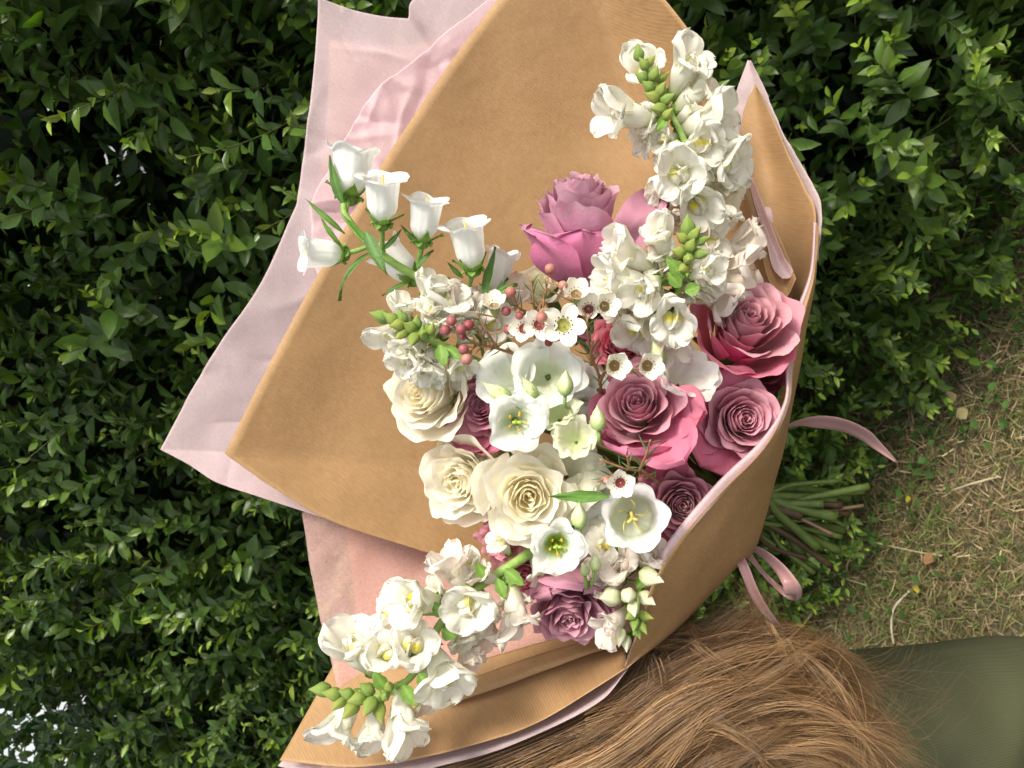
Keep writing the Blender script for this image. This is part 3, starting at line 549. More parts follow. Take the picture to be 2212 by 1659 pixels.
# ---- lisianthus
WHT = (.86, .88, .83)
def make_lisi(label, u, v, d, zdir, diam, seed, green=.5, throat=(.30, .44, .08), open_=.75, stig=True, deep=1.0, petals=7, stretch=1.0, tone=WHT, roll=0, ruf=.045, name='lisianthus', buds=()):
    R = mm(diam, d) / 2; M = frame(u, v, d, zdir, roll) @ Matrix.Scale(stretch, 4, (1, 0, 0)); root = empty(name, label, 'lisianthus', M, 'white lisianthus blooms'); bpy.context.view_layer.update(); r_ = random.Random(seed)
    for i in range(petals):
        x = i / (petals - 1); th = i * 2 * PI * .4 + r_.uniform(-.15, .15)
        r1 = R * lerp(.68, .86, x); V, te, s = petal_rev(th, lerp(1.0, .85, x), R * .10, r1, -R * deep, R * lerp(.12, -.02, x), R, 0, open_ * .32 * r_.uniform(.7, 1.2), .07, .13, .01, ruf, .03, seed * 50 + i, 23, 20, roll_=.13, wb=1.15)
        g_ = sstep(.62, .12, te) * green; ci = mixc(tone, throat, g_); co = mixc(tone, (.62, .74, .38), sstep(.6, 0, te) * .7)
        add('petal', pmesh('petal', V, co, ci, M_WHITE), root)
    if stig:
        add('pistil', tube([(0, 0, -R * deep), (0, 0, -R * .5), (0, 0, -R * .30)], [R * .12, R * .06, R * .05], 8, (.35, .48, .08)).mesh('pistil', M_GREEN), root)
        for k in (-1, 1): add('stigma', ellipsoid(R * .10, R * .07, R * .06, (.42, .58, .08)).mesh('stigma', M_GREEN), root, Matrix.Translation((k * R * .09, 0, -R * .26)))
        for k in range(5):
            a = k * 2 * PI / 5 + seed; q = (R * .30 * math.cos(a), R * .30 * math.sin(a), -R * .38)
            ac = tube([(R * .1 * math.cos(a), R * .1 * math.sin(a), -R * .9), q], R * .018, 5, (.6, .62, .2)); sf = add('stamen', ac.mesh('stamen', M_GREEN), root)
            add('anther', ellipsoid(R * .045, R * .045, R * .11, (.80, .50, .03)).mesh('anther', M_PETAL), sf, Matrix.Translation(q) @ Matrix.Rotation(r_.uniform(-1.3, 1.3), 4, 'X') @ Matrix.Rotation(a, 4, 'Z'))
    stem_for(root, M @ Vector((0, 0, -R * deep)), (M.to_3x3() @ Vector((0, 0, 1))).normalized(), .0017)
    inv = M.inverted()
    for (bu, bv, bd, dx, dy, dz, ln, wd, ju, jv, jd) in buds:     # buds of the same spray
        L = mm(ln, bd); Wb = mm(wd, bd) / 2; MB = inv @ frame(bu, bv, bd, (dx, dy, dz), r_.uniform(0, 3))
        V = []; C = []
        for i in range(12):
            t = i / 11; rr = Wb * (math.sin(PI * min(1, t * 1.05) ** .62)) ** .8 * (1 if t < .5 else lerp(1, .75, (t - .5) * 2)) + Wb * .05
            for j in range(12):
                a = 2 * PI * j / 12 + t * 2.2; k = 1 + .14 * math.cos(3 * a); V.append((rr * k * math.cos(a), rr * k * math.sin(a), L * (t - .5)))
                C.append(mixc((.36, .52, .14), (.74, .80, .48), sstep(.0, .8, t) if t < .8 else lerp(1, .3, (t - .8) * 5)))
        bo = add('bud', Acc().add(V, gfaces(12, 12, 0, True), np.array(C)).mesh('bud', M_GREEN), root, MB)
        for k in range(5):
            V, te, s = lobe(L * .62, Wb * .22, 1.3, -.05, .3, .0, 1, 4, 8, .8, .2, Wb * .1, k * 2 * PI / 5, .35, -L * .5, True); add('sepal', pmesh('sepal', V, np.tile(GREEN, (*te.shape, 1)), np.tile(GREEN, (*te.shape, 1)), M_GREEN), bo)
        b0 = inv @ (frame(bu, bv, bd, (dx, dy, dz)) @ Vector((0, 0, -L * .5))); j0 = inv @ Wd(ju, jv, jd)
        dd = (MB.to_3x3() @ Vector((0, 0, 1))).normalized()
        add('bud_stalk', tube(catmull([tuple(b0), tuple(b0 - dd * .008), tuple(j0)], 12), .0011, 6, GREEN).mesh('bud_stalk', M_STEM), root)
    return root
make_lisi('white lisianthus tilted to the left with its pointed petal up, behind two green buds', 1085, 808, .545, (-.45, .25, .85), 128, 3, .5, (.62, .70, .42), open_=.6, stig=False, deep=1.2, buds=((1072, 846, .525, -.75, .5, .3, 78, 34, 1150, 880, .56), (1143, 838, .53, -.5, .8, .3, 62, 26, 1170, 880, .56)))
make_lisi('white lisianthus with deep pale green cup and rolled right edge, topmost pair', 1183, 806, .528, (-.05, .10, 1), 146, 4, .6, (.60, .68, .38), open_=.65, stig=False, deep=1.15, buds=((1222, 826, .50, .0, .9, .45, 62, 34, 1235, 880, .545), (1292, 902, .51, -.1, .9, .4, 62, 34, 1310, 960, .56)))
make_lisi('white lisianthus with green stigma and yellow anthers just above the yellowest rose', 1119, 914, .518, (.12, -.05, 1), 122, 5, .55, (.50, .62, .25), open_=.55, deep=1.0)
make_lisi('white lisianthus with vivid green throat and five yellow anthers beneath the roses', 1207, 1186, .512, (.10, -.08, 1), 112, 6, .95, (.30, .46, .03), open_=.5, deep=.95, buds=((1252, 1112, .515, -.05, .9, .4, 66, 34, 1262, 1180, .55), (1286, 1214, .53, .1, .9, .3, 40, 24, 1270, 1280, .56), (1262, 1228, .535, -.1, .8, .3, 34, 20, 1270, 1280, .56)))
make_lisi('white lisianthus cup lying on its side between the two right hand roses', 1495, 805, .535, (.25, .38, .85), 118, 7, .2, (.6, .62, .5), open_=.6, stig=False, deep=1.2, stretch=1.1, tone=(.84, .80, .76), buds=((1420, 762, .53, -.35, .9, .3, 62, 30, 1450, 800, .56),))
make_lisi('pale green half open lisianthus with frilly edges between the buds', 1200, 882, .530, (-.2, .5, .8), 92, 8, .5, (.62, .72, .34), open_=.5, stig=False, deep=1.2, tone=(.80, .84, .62), ruf=.09)
make_lisi('pale green furled lisianthus above the cluster of white petals', 1243, 942, .522, (-.1, .3, .9), 92, 9, .5, (.60, .72, .30), open_=.5, stig=False, deep=1.2, tone=(.82, .83, .64), ruf=.09)
make_lisi('white lisianthus behind the leaning green bud, right of the deep cup', 1278, 840, .560, (.3, .2, .9), 110, 10, .3, open_=.7, stig=False, tone=(.82, .84, .80))
make_lisi('shaded white lisianthus tucked beside the swirled dusky rose', 1268, 890, .560, (.1, -.2, .9), 96, 11, .3, open_=.7, stig=False, tone=(.80, .83, .80))
make_lisi('ruffled ivory lisianthus with folded petals right of the largest cream rose', 1235, 1025, .548, (.1, .2, .95), 134, 12, .2, (.7, .74, .5), open_=.9, stig=False, tone=(.84, .84, .70), ruf=.10, petals=10)
make_lisi('ivory lisianthus low behind the long green leaf', 1275, 1085, .560, (.2, -.1, .95), 120, 13, .2, (.7, .74, .5), open_=.9, stig=False, tone=(.84, .84, .72), ruf=.09, petals=9)
make_lisi('white lisianthus behind the open white bell', 1300, 1150, .560, (-.2, -.2, .95), 110, 14, .2, (.6, .7, .5), open_=.7, stig=False, tone=(.82, .84, .82), ruf=.06)
make_lisi('cream lisianthus behind the cream roses at the left edge', 1000, 960, .585, (-.3, .1, .9), 120, 15, .4, (.7, .76, .4), open_=.8, stig=False, tone=(.84, .83, .62), ruf=.09)

# ---- bellflowers
def bell_mesh(R, H, flare, seed, inner=(.80, .84, .78)):
    nt, ns = 28, 100; r_ = random.Random(seed); t = np.linspace(0, 1, nt)[:, None] * np.ones((1, ns)); a = np.linspace(0, 2 * PI, ns, endpoint=False)[None] * np.ones((nt, 1))
    lob = (.5 + .5 * np.cos(5 * a)) ** .6; k = sstep(.76, 1, t)
    prof = np.sin(np.clip(t / .34, 0, 1) * PI / 2) ** .7 * .80 + .10 * sstep(.3, .8, t) - .03 * np.sin(t * PI)
    rho = R * (prof * (1 + .035 * np.cos(5 * a + PI) * sstep(0, .3, t) + .035 * np.abs(np.cos(5 * a / 2)) ** 26 + .012 * np.sin(15 * a) * t) + flare * k * (.45 + .75 * lob) + .03 * k * np.sin(7 * a + seed))
    z = H * (t - .18 * (1 - lob) * sstep(.7, 1, t)) - H * flare * .30 * k ** 2 * lob + H * .015 * k * np.sin(4 * a + seed)
    V = np.stack([rho * np.cos(a), rho * np.sin(a), z], -1).reshape(-1, 3)
    co = mixc((.87, .88, .86), (.74, .80, .56), sstep(.25, 0, t)).reshape(-1, 3); ci = mixc((.87, .88, .86), inner, sstep(.8, .3, t)).reshape(-1, 3)
    return mesh_of('bell', V, gfaces(nt, ns, 0, True), M_WHITE, co, ci)
def leaf_mesh(name, L, W_, c, bend=.8, seed=0, twist=0.0, nt=14, ns=7):
    V, te, s = lobe(L, W_, 0.15, bend, .25, .035, seed, ns, nt, .25, .42, 0, 0, 1.2, 0, True)
    V[..., 1] += .06 * W_ * np.sin(te * 60) * s
    if twist:
        a = te * twist; x, y = V[..., 0].copy(), V[..., 1].copy(); V[..., 0] = x * np.cos(a) - y * np.sin(a); V[..., 1] = x * np.sin(a) + y * np.cos(a)
    cc = np.tile(c, (*te.shape, 1)) * (1 + .35 * np.exp(-(s / .14) ** 2))[..., None]
    return pmesh(name, V, cc, cc * .85, M_GREEN)
def put_bell(root, inv, mu, mv, bu, bv, d, dz, wid, flare, seed, calyx=True, stamen=False):
    """a bell whose closed end is at (bu, bv) and mouth at (mu, mv)"""
    p0, p1 = K(bu, bv, d + .004), K(mu, mv, d); ax = (p1 - p0); H = math.sqrt(ax.length ** 2 * (1 + dz * dz)); zd = Vector((ax.x, ax.y, ax.length * dz)).normalized(); R = mm(wid, d) / 2
    M = inv @ CM @ Matrix.Translation(p0) @ zd.to_track_quat('Z', 'Y').to_matrix().to_4x4() @ Matrix.Rotation(seed * 1.3, 4, 'Z')
    b = add('bell', bell_mesh(R, H, flare, seed), root, M)
    add('style', tube([(0, 0, 0), (0, 0, H * .6), (R * .05, 0, H * .86)], [R * .07, R * .05, R * .04], 7, (.72, .68, .25), (.82, .72, .16)).mesh('style', M_PETAL), b)
    if stamen:
        for k in range(3): add('stigma', tube(catmull([(0, 0, H * .84), (R * .12 * math.cos(k * 2.1), R * .12 * math.sin(k * 2.1), H * .92), (R * .2 * math.cos(k * 2.1), R * .2 * math.sin(k * 2.1), H * .86)], 8), R * .045, 6, (.82, .70, .16)).mesh('stigma', M_PETAL), b)
        for k in range(5):
            a = k * 1.257; add('stamen', tube(catmull([(R * .1 * math.cos(a), R * .1 * math.sin(a), H * .1), (R * .35 * math.cos(a), R * .35 * math.sin(a), H * .45), (R * .5 * math.cos(a + .3), R * .5 * math.sin(a + .3), H * .5)], 9), R * .028, 5, (.74, .66, .25)).mesh('stamen', M_PETAL), b)
    if calyx:
        c = ellipsoid(R * .40, R * .40, R * .30, (.15, .27, .05), (.2, .34, .07), 9, 15, .16, 5, -R * .12); add('calyx', c.mesh('calyx', M_GREEN), b)
        for k in range(5):
            a = k * 2 * PI / 5 + .6; V, te, s = lobe(R * 1.05, R * .30, .95, .12 if k % 2 else 1.0, .2, .05, seed + k, 5, 9, .8, .25, R * .28, a, 1, -R * .05, True); add('sepal', pmesh('sepal', V, np.tile(GREEN, (*te.shape, 1)) * 1.1, np.tile(GREEN, (*te.shape, 1)), M_GREEN), b)
            V, te, s = lobe(R * .38, R * .22, 1.4, 2.6, .5, .0, seed + k, 5, 7, .9, .4, R * .3, a + .63, 1, -R * .05); add('appendage', pmesh('appendage', V, np.tile((.2, .36, .07), (*te.shape, 1)), np.tile(GREEN, (*te.shape, 1)), M_GREEN), b)
    return M
def put_leaf(root, inv, u0, v0, u1, v1, d, wpx, seed, bend=.9, dz=.2, c=None, twist=0., roll=0):
    p0, p1 = K(u0, v0, d), K(u1, v1, d); ax = p1 - p0; L = ax.length * 1.1
    M = inv @ CM @ Matrix.Translation(p0) @ basis((ax.x, ax.y, ax.length * dz), (0, 0, -1)) @ Matrix.Rotation(roll, 4, 'Z') @ Matrix.Rotation(-bend * .45, 4, 'Y')
    add('leaf', leaf_mesh('leaf', L, mm(wpx, d) / 2, c or (.11, .22, .045), bend, seed, twist), root, M)
def stalk(root, inv, pts, rad, c=(.22, .36, .08), name='branch_stem', r1=None):
    P = [tuple(inv @ Wd(*q)) for q in pts]; n = max(10, len(pts) * 7)
    return add(name, tube(catmull(P, n), np.linspace(rad, r1 or rad * .7, n), 8, c).mesh(name, M_STEM), root)
Mb = CM @ Matrix.Translation(K(920, 610, .56)); bf = empty('bellflower', 'tall spray of seven white bellflowers reaching to the upper left over the tissue', 'bellflower', Mb); bpy.context.view_layer.update(); iv = Mb.inverted()
stalk(bf, iv, [(1120, 760, .60), (1010, 670, .585), (930, 615, .565), (850, 568, .555), (790, 520, .55), (748, 468, .55), (742, 440, .55)], .0031)
for q in (((768, 306), (755, 425), .560, .20, 100, .26, 1), ((832, 372), (825, 482), .535, .50, 84, .52, 2), ((926, 418), (912, 522), .540, .38, 78, .42, 3), ((1003, 470), (1022, 582), .545, .45, 82, .48, 4), ((1092, 528), (1062, 640), .575, .2, 66, .3, 5), ((646, 549), (742, 548), .545, .45, 74, .42, 6), ((818, 528), (896, 602), .572, .05, 82, .2, 7)):
    put_bell(bf, iv, *q[0], *q[1], q[2], q[3], q[4], q[5], q[6])
for pts in ([(755, 428, .562), (748, 450, .556), (748, 470, .552)], [(825, 486, .539), (826, 530, .55), (832, 560, .556)], [(912, 526, .544), (905, 580, .56), (935, 618, .566)], [(1022, 586, .549), (1015, 630, .57), (1050, 690, .59)], [(744, 548, .549), (775, 540, .55), (800, 530, .552)], [(896, 604, .576), (900, 612, .572), (935, 640, .572)], [(1062, 642, .579), (1060, 670, .585), (1080, 720, .595)]):
    stalk(bf, iv, pts, .0019)
for k, q in enumerate(((745, 505, 665, 440, .548, 13, .9), (800, 545, 708, 622, .545, 12, .8), (790, 500, 835, 590, .535, 30, .3), (825, 545, 745, 478, .548, 14, .3), (826, 540, 872, 500, .545, 12, .5), (740, 440, 712, 350, .555, 24, .2), (735, 530, 690, 480, .550, 12, .5),
              (900, 580, 935, 545, .55, 14, .4), (905, 590, 955, 640, .552, 16, .4), (925, 610, 905, 655, .56, 16, .4), (1030, 640, 965, 615, .565, 16, .6), (1045, 650, 1065, 545, .555, 22, .1), (1050, 680, 1095, 600, .56, 24, .9), (1055, 685, 1075, 600, .56, 18, .6), (885, 610, 830, 640, .57, 12, .8), (910, 540, 870, 490, .55, 12, .4), (1020, 655, 990, 690, .57, 14, .6), (1000, 600, 968, 570, .56, 12, .5))):
    put_leaf(bf, iv, *q[:4], q[4], q[5], k, q[6] + .3, .25, (.10, .21, .045) if k % 3 else (.14, .28, .05), random.uniform(-1, 1) * q[6], random.uniform(-.6, .6))
stem_for(bf, Wd(1120, 760, .60), Vector((0, 0, .01)), .003)
Mb = CM @ Matrix.Translation(K(1356, 1105, .515)); b2 = empty('bellflower', 'single open white bellflower facing the viewer beside the long serrated leaf', 'bellflower', Mb); bpy.context.view_layer.update(); iv = Mb.inverted()
p0 = K(1360, 1110, .540); R = mm(118, .515) / 2
Mq = iv @ CM @ Matrix.Translation(p0) @ Vector((-.02, .05, 1)).normalized().to_track_quat('Z', 'Y').to_matrix().to_4x4() @ Matrix.Rotation(.35, 4, 'Z')
bo = add('bell', bell_mesh(R * 1.0, .030, .36, 8, (.66, .72, .55)), b2, Mq)
add('style', tube([(0, 0, 0), (0, 0, .015), (.001, -.001, .026)], [.0012, .0010, .0011], 7, (.7, .66, .25), (.85, .74, .18)).mesh('style', M_PETAL), bo)
for k in range(3): a = k * 2.1; add('stigma', tube(catmull([(.001, -.001, .025), (.001 + .002 * math.cos(a), -.001 + .002 * math.sin(a), .0275), (.001 + .0035 * math.cos(a), -.001 + .0035 * math.sin(a), .026)], 8), .0009, 6, (.86, .74, .2)).mesh('stigma', M_PETAL), bo)
for k in range(5): a = k * 1.257; add('stamen', tube(catmull([(.002 * math.cos(a), .002 * math.sin(a), .004), (.007 * math.cos(a), .007 * math.sin(a), .015), (.0105 * math.cos(a + .3), .0105 * math.sin(a + .3), .016)], 9), .0005, 5, (.72, .62, .2)).mesh('stamen', M_PETAL), bo)
put_leaf(b2, iv, 1316, 1072, 1196, 1073, .512, 27, 3, .1, .05, (.13, .27, .05)); put_leaf(b2, iv, 1318, 1150, 1335, 1192, .52, 10, 4, .6, .1)
stem_for(b2, Wd(1362, 1112, .547), (CM.to_3x3() @ Vector((0, 0, 1))), .0022)

# ---- snapdragons
def make_floret_kit(seed, closed=0.0, blush=.0, ruf=.09):
    """one snapdragon floret, mouth radius about 1: tube, upper lip, lower lip, palate"""
    r_ = random.Random(seed); ACC = []
    wht = mixc((.92, .91, .82), (.86, .74, .68), np.array(blush)); 
    nt, ns = 12, 16; t = np.linspace(0, 1, nt)[:, None] * np.ones((1, ns)); a = np.linspace(0, 2 * PI, ns, endpoint=False)[None] * np.ones((nt, 1))
    rho = .30 + .42 * sstep(0, .9, t) + .05 * np.cos(3 * a); z = -1.7 + 1.8 * t; V = np.stack([rho * np.cos(a), rho * np.sin(a) * .85, z], -1)
    tub = mesh_of('floret', V.reshape(-1, 3), gfaces(nt, ns, 0, True), M_WHITE, mixc((.66, .76, .38), wht, sstep(0, .75, t)).reshape(-1, 3)); parts = []
    def L(az, ln, wd, b0, b1, r0, z0=0., cup=.15, rf=ruf, sd=0, pc=None):
        V, te, s = lobe(ln * r_.uniform(.9, 1.15), wd * r_.uniform(.85, 1.15), b0, b1, cup, rf, seed * 31 + sd, 17, 14, .5, .66, r0, az + r_.uniform(-.15, .15), 1.3, z0)
        c = mixc(mixc(wht, (.84, .84, .62), np.array(.5)), wht, sstep(0, .5, te)) 
        parts.append(('petal', pmesh('petal', V, c, c, M_WHITE)))
    o = 1 - closed
    L(PI / 2 + .55, 2.0, 1.0, -.1, .1 + 1.5 * o, .42, -.15, sd=1); L(PI / 2 - .55, 2.0, 1.0, -.1, .1 + 1.3 * o, .42, -.15, sd=2)
    L(-PI / 2, 1.1, .6, .5, .6 + 2.2 * o, .55, .1, sd=3); L(-PI / 2 + 1.0, 1.5, .85, .3, .4 + 2.0 * o, .50, .05, sd=4); L(-PI / 2 - 1.0, 1.5, .85, .3, .4 + 2.0 * o, .50, .05, sd=5)
    for k in range(1 + seed % 2): L(r_.uniform(0, 6.28), .9, .6, -.2, .8 * o, .12, .0, .3, ruf * 1.5, 10 + k)
    ac = Acc()
    for k in (-1, 1):
        e = ellipsoid(.38, .46, .60, wht, (.86, .80, .12) if True else wht, 9, 10); V = np.array(e.V[0]); C = np.array(e.C[0])
        kk = sstep(.12, .36, V[:, 2]) * sstep(-.12, .12, V[:, 1]); C = mixc(wht, (.84, .78, .10), kk * .95) if blush < .5 else np.tile(wht, (len(V), 1))
        ac.add(V + np.array((k * .26, -.22, .18)), e.F, C)
    parts.append(('palate', ac.mesh('palate', M_WHITE)))
    cal = []
    for k in range(5):
        V, te, s = lobe(.75, .30, 1.2, .15, .3, .03, seed + k, 5, 7, .8, .35, .12, k * 2 * PI / 5, .6, -1.85, True); cal.append(('sepal', pmesh('sepal', V, np.tile((.20, .36, .06), (*te.shape, 1)), np.tile((.24, .40, .08), (*te.shape, 1)), M_GREEN)))
    return tub, parts + cal
KITS = [make_floret_kit(s, c, b, .085) for s, c, b in ((1, .22, 0), (2, .35, 0), (3, .5, .05), (4, .2, .1), (5, .6, .1), (6, .3, .0))]
KITB = [make_floret_kit(s, c, .55, .1) for s, c in ((11, .5), (12, .7), (13, .2))]
def bud_mesh(seed, c=(.25, .40, .09), c2=(.33, .47, .13)):
    V = []; C = []
    for i in range(9):
        t = i / 8; rr = .43 * math.sin(PI * t ** .72) ** .8 * (1 if t < .5 else lerp(1, .5, (t - .5) * 2)) + .01
        for j in range(20):
            a = 2 * PI * j / 20; k = 1 + .15 * abs(math.cos(2.5 * a + seed)) - .07 + .05 * math.sin(3 * t * 3 + a); V.append((rr * k * math.cos(a), rr * k * math.sin(a), t * 1.5)); C.append(mixc(c, c2, t))
    return Acc().add(V, gfaces(9, 20, 0, True), np.array(C)).mesh('bud', M_GREEN)
BUDS = [bud_mesh(k, (.16 + .03 * k, .28 + .02 * k, .05), (.30 + .04 * k, .42, .10)) for k in range(3)]; BUDW = [bud_mesh(k, (.55, .62, .3), (.82, .82, .62)) for k in range(2)]
def make_snap(label, axis, florets, buds, rad=.0024, tips=(), closed_kit=False, leafs=(), last_stem=True, wb=()):
    M = CM @ Matrix.Translation(K(*axis[-1])); root = empty('snapdragon', label, 'snapdragon', M, 'white snapdragon spikes'); bpy.context.view_layer.update(); inv = M.inverted()
    stalk(root, inv, axis[::-1], rad * 1.15, (.24, .37, .09), 'spike_stem', rad * .5)
    AX = catmull([tuple(K(*q)) for q in axis], 90); r_ = random.Random(len(florets) * 7 + int(axis[0][0]))
    for i, f in enumerate(florets):
        u, v, d, size = f[:4]; kit = f[4] if len(f) > 4 else i; look = f[5] if len(f) > 5 else None; roll = f[6] if len(f) > 6 else None
        c = K(u, v, d); k = int(np.argmin([np.linalg.norm(q - np.array(c)) for q in AX])); k = min(89, k + 6); root_p = Vector(AX[k])
        z = (c - root_p); zd = Vector(look).normalized() if look else (z.normalized() + Vector((0, 0, .55))).normalized()
        S = mm(size, d) / 2.75
        # 'up' of the floret is towards the tip of the spike
        tipd = Vector(AX[max(0, k - 12)] - AX[min(89, k + 6)]); x_ = tipd.cross(zd).normalized() if tipd.cross(zd).length > 1e-6 else zd.orthogonal().normalized(); y_ = zd.cross(x_)
        Mm = Matrix(((x_.x, y_.x, zd.x, c.x), (x_.y, y_.y, zd.y, c.y), (x_.z, y_.z, zd.z, c.z), (0, 0, 0, 1))) @ Matrix.Rotation(roll if roll is not None else r_.uniform(-.35, .35), 4, 'Z') @ Matrix.Diagonal((S * r_.uniform(.82, .98), S * r_.uniform(1.0, 1.18), S * 1.05, 1))
        ks = KITB if kit >= 20 else KITS; tub, parts = ks[kit % len(ks)]
        fl = add('floret', tub, root, inv @ CM @ Mm)
        for nm, me in parts: add(nm, me, fl)
        b0 = Mm @ Vector((0, 0, -1.75)); 
        add('floret_stalk', tube(catmull([tuple(inv @ CM @ b0), tuple(inv @ CM @ (lerp(b0, root_p, .5) - zd * .001)), tuple(inv @ CM @ root_p)], 8), .0012, 6, (.22, .36, .08)).mesh('floret_stalk', M_STEM), root)
    # smaller florets tucked behind, so that the spike reads as packed
    full = list(florets)
    for i in range(9 if len(florets) > 9 else 0):
        k = int(lerp(30, 82, (i + .5) / 9)) if len(florets) > 9 else int(lerp(25, 70, i / 3)); q = AX[k]; t_ = AX[min(89, k + 3)] - AX[k - 3]; px = np.array((-t_[1], t_[0], 0)); px /= np.linalg.norm(px) + 1e-9
        sg = 1 if i % 2 else -1; c = Vector(q + px * sg * r_.uniform(.009, .015)) + Vector((0, 0, -.004)); zd = Vector(px * sg * .8 + np.array((0, 0, .55))); S = r_.uniform(.0068, .0085)
        Mm = Matrix.Translation(c) @ basis(zd, Vector(t_).normalized()) @ Matrix.Rotation(-PI / 2, 4, 'Z') @ Matrix.Scale(S, 4); tub, parts = KITS[(i * 2 + 1) % 6]; fl = add('floret', tub, root, inv @ CM @ Mm)
        for nm, me in parts: add(nm, me, fl)
    for i, (u, v, d, ln, dx, dy) in enumerate(buds):
        S = mm(ln, d) / 1.35; bm = BUDS[i % 3]; add('bud', bm, root, inv @ CM @ Matrix.Translation(K(u, v, d)) @ Vector((dx, dy, .45)).normalized().to_track_quat('Z', 'Y').to_matrix().to_4x4() @ Matrix.Translation((0, 0, -.6 * S)) @ Matrix.Scale(S, 4))
    for i, (u, v, d, ln, dx, dy) in enumerate(wb):
        S = mm(ln, d) / 1.35; add('bud', BUDW[i % 2], root, inv @ CM @ Matrix.Translation(K(u, v, d)) @ Vector((dx, dy, .6)).normalized().to_track_quat('Z', 'Y').to_matrix().to_4x4() @ Matrix.Translation((0, 0, -.6 * S)) @ Matrix.Scale(S * 1.05, 4), label='pale bud about to open')
    for k, q in enumerate(leafs): put_leaf(root, inv, *q, k, .4, .25, (.19, .34, .06))
    if last_stem: e = CM @ Vector(AX[-1]); dd = (CM.to_3x3() @ Vector(AX[-1] - AX[-8])).normalized(); stem_for(root, e, -dd, .0028)
    return root
make_snap('white snapdragon spike curving up the right edge of the large kraft panel', [(1378, 108, .548), (1405, 165, .548), (1438, 225, .548), (1470, 285, .548), (1492, 340, .55), (1510, 400, .555), (1535, 500, .575)],
    [(1478, 150, .545, 108, 0, (.25, .6, .7)), (1398, 158, .562, 88, 1, (-.3, .3, .5)), (1358, 246, .545, 118, 2, (-.95, .1, .4)), (1500, 200, .552, 92, 5, (.6, .5, .5)), (1525, 262, .545, 120, 0, (.6, .1, .7)), (1405, 303, .560, 76, 3, (-.7, .0, .3)), (1512, 308, .540, 96, 3, (.2, -.2, .9)), (1462, 372, .535, 120, 0, (-.1, -.1, 1), 0), (1556, 352, .55, 110, 1, (.6, -.1, .75)), (1440, 400, .553, 80, 5, (-.4, -.5, .7)), (1565, 405, .565, 82, 3, (.5, -.4, .6)), (1500, 435, .548, 104, 1, (0, -.3, .9)), (1540, 460, .565, 92, 2, (.6, -.6, .5)), (1480, 470, .562, 70, 3, (-.4, -.5, .6))],
    [(1380, 118, .546, 36, -.2, 1), (1392, 140, .544, 32, -.6, .6), (1402, 135, .55, 30, .6, .6), (1388, 168, .545, 34, -.8, .3), (1412, 162, .542, 34, .3, .7), (1428, 168, .550, 34, .9, .5), (1402, 188, .540, 36, -.6, .3), (1426, 196, .540, 36, .3, .5), (1412, 210, .540, 38, -.8, .2), (1438, 215, .540, 36, .5, .2), (1425, 235, .540, 40, -.8, -.1), (1442, 248, .538, 34, .2, .2)],
    leafs=((1440, 250, 1418, 285, .540, 22), (1462, 300, 1455, 335, .542, 16), (1500, 375, 1495, 400, .540, 18)))
make_snap('stout white snapdragon spike in the centre right with green bud tip', [(1488, 492, .520), (1492, 530, .525), (1478, 580, .533), (1465, 630, .545), (1470, 700, .565)],
    [(1362, 555, .530, 118, 0, (-.85, .3, .55)), (1348, 610, .525, 124, 1, (-.9, 0, .55)), (1400, 622, .515, 96, 2, (-.5, -.4, .8)), (1432, 520, .525, 84, 4, (-.4, .7, .6)), (1520, 588, .512, 70, 4, (.5, .2, .9)), (1452, 680, .518, 108, 3, (-.1, -.3, 1)), (1382, 700, .540, 108, 3, (-.4, -.6, .6)), (1445, 728, .535, 88, 21, (.1, -.6, .8)), (1592, 535, .570, 96, 21, (.8, .5, .4)), (1578, 595, .568, 110, 20, (.7, .1, .6)), (1545, 640, .565, 110, 22, (.5, -.4, .7)), (1522, 530, .56, 96, 3, (.5, .4, .6)), (1350, 660, .55, 84, 5, (-.8, -.3, .5)), (1470, 770, .56, 66, 20, (.1, -.6, .6))],
    [(1486, 492, .512, 48, -.1, 1), (1498, 508, .510, 38, .5, .6), (1476, 515, .512, 36, -.7, .4), (1512, 520, .512, 34, .9, .3), (1492, 532, .506, 38, .1, .3), (1468, 545, .508, 38, -.7, .1), (1510, 548, .508, 36, .7, .0), (1488, 560, .505, 36, -.1, -.1), (1478, 580, .510, 36, -.4, -.2)],
    leafs=((1478, 600, 1440, 560, .512, 30), (1470, 620, 1440, 590, .512, 28), (1480, 630, 1510, 620, .512, 30), (1455, 640, 1430, 665, .514, 26)))
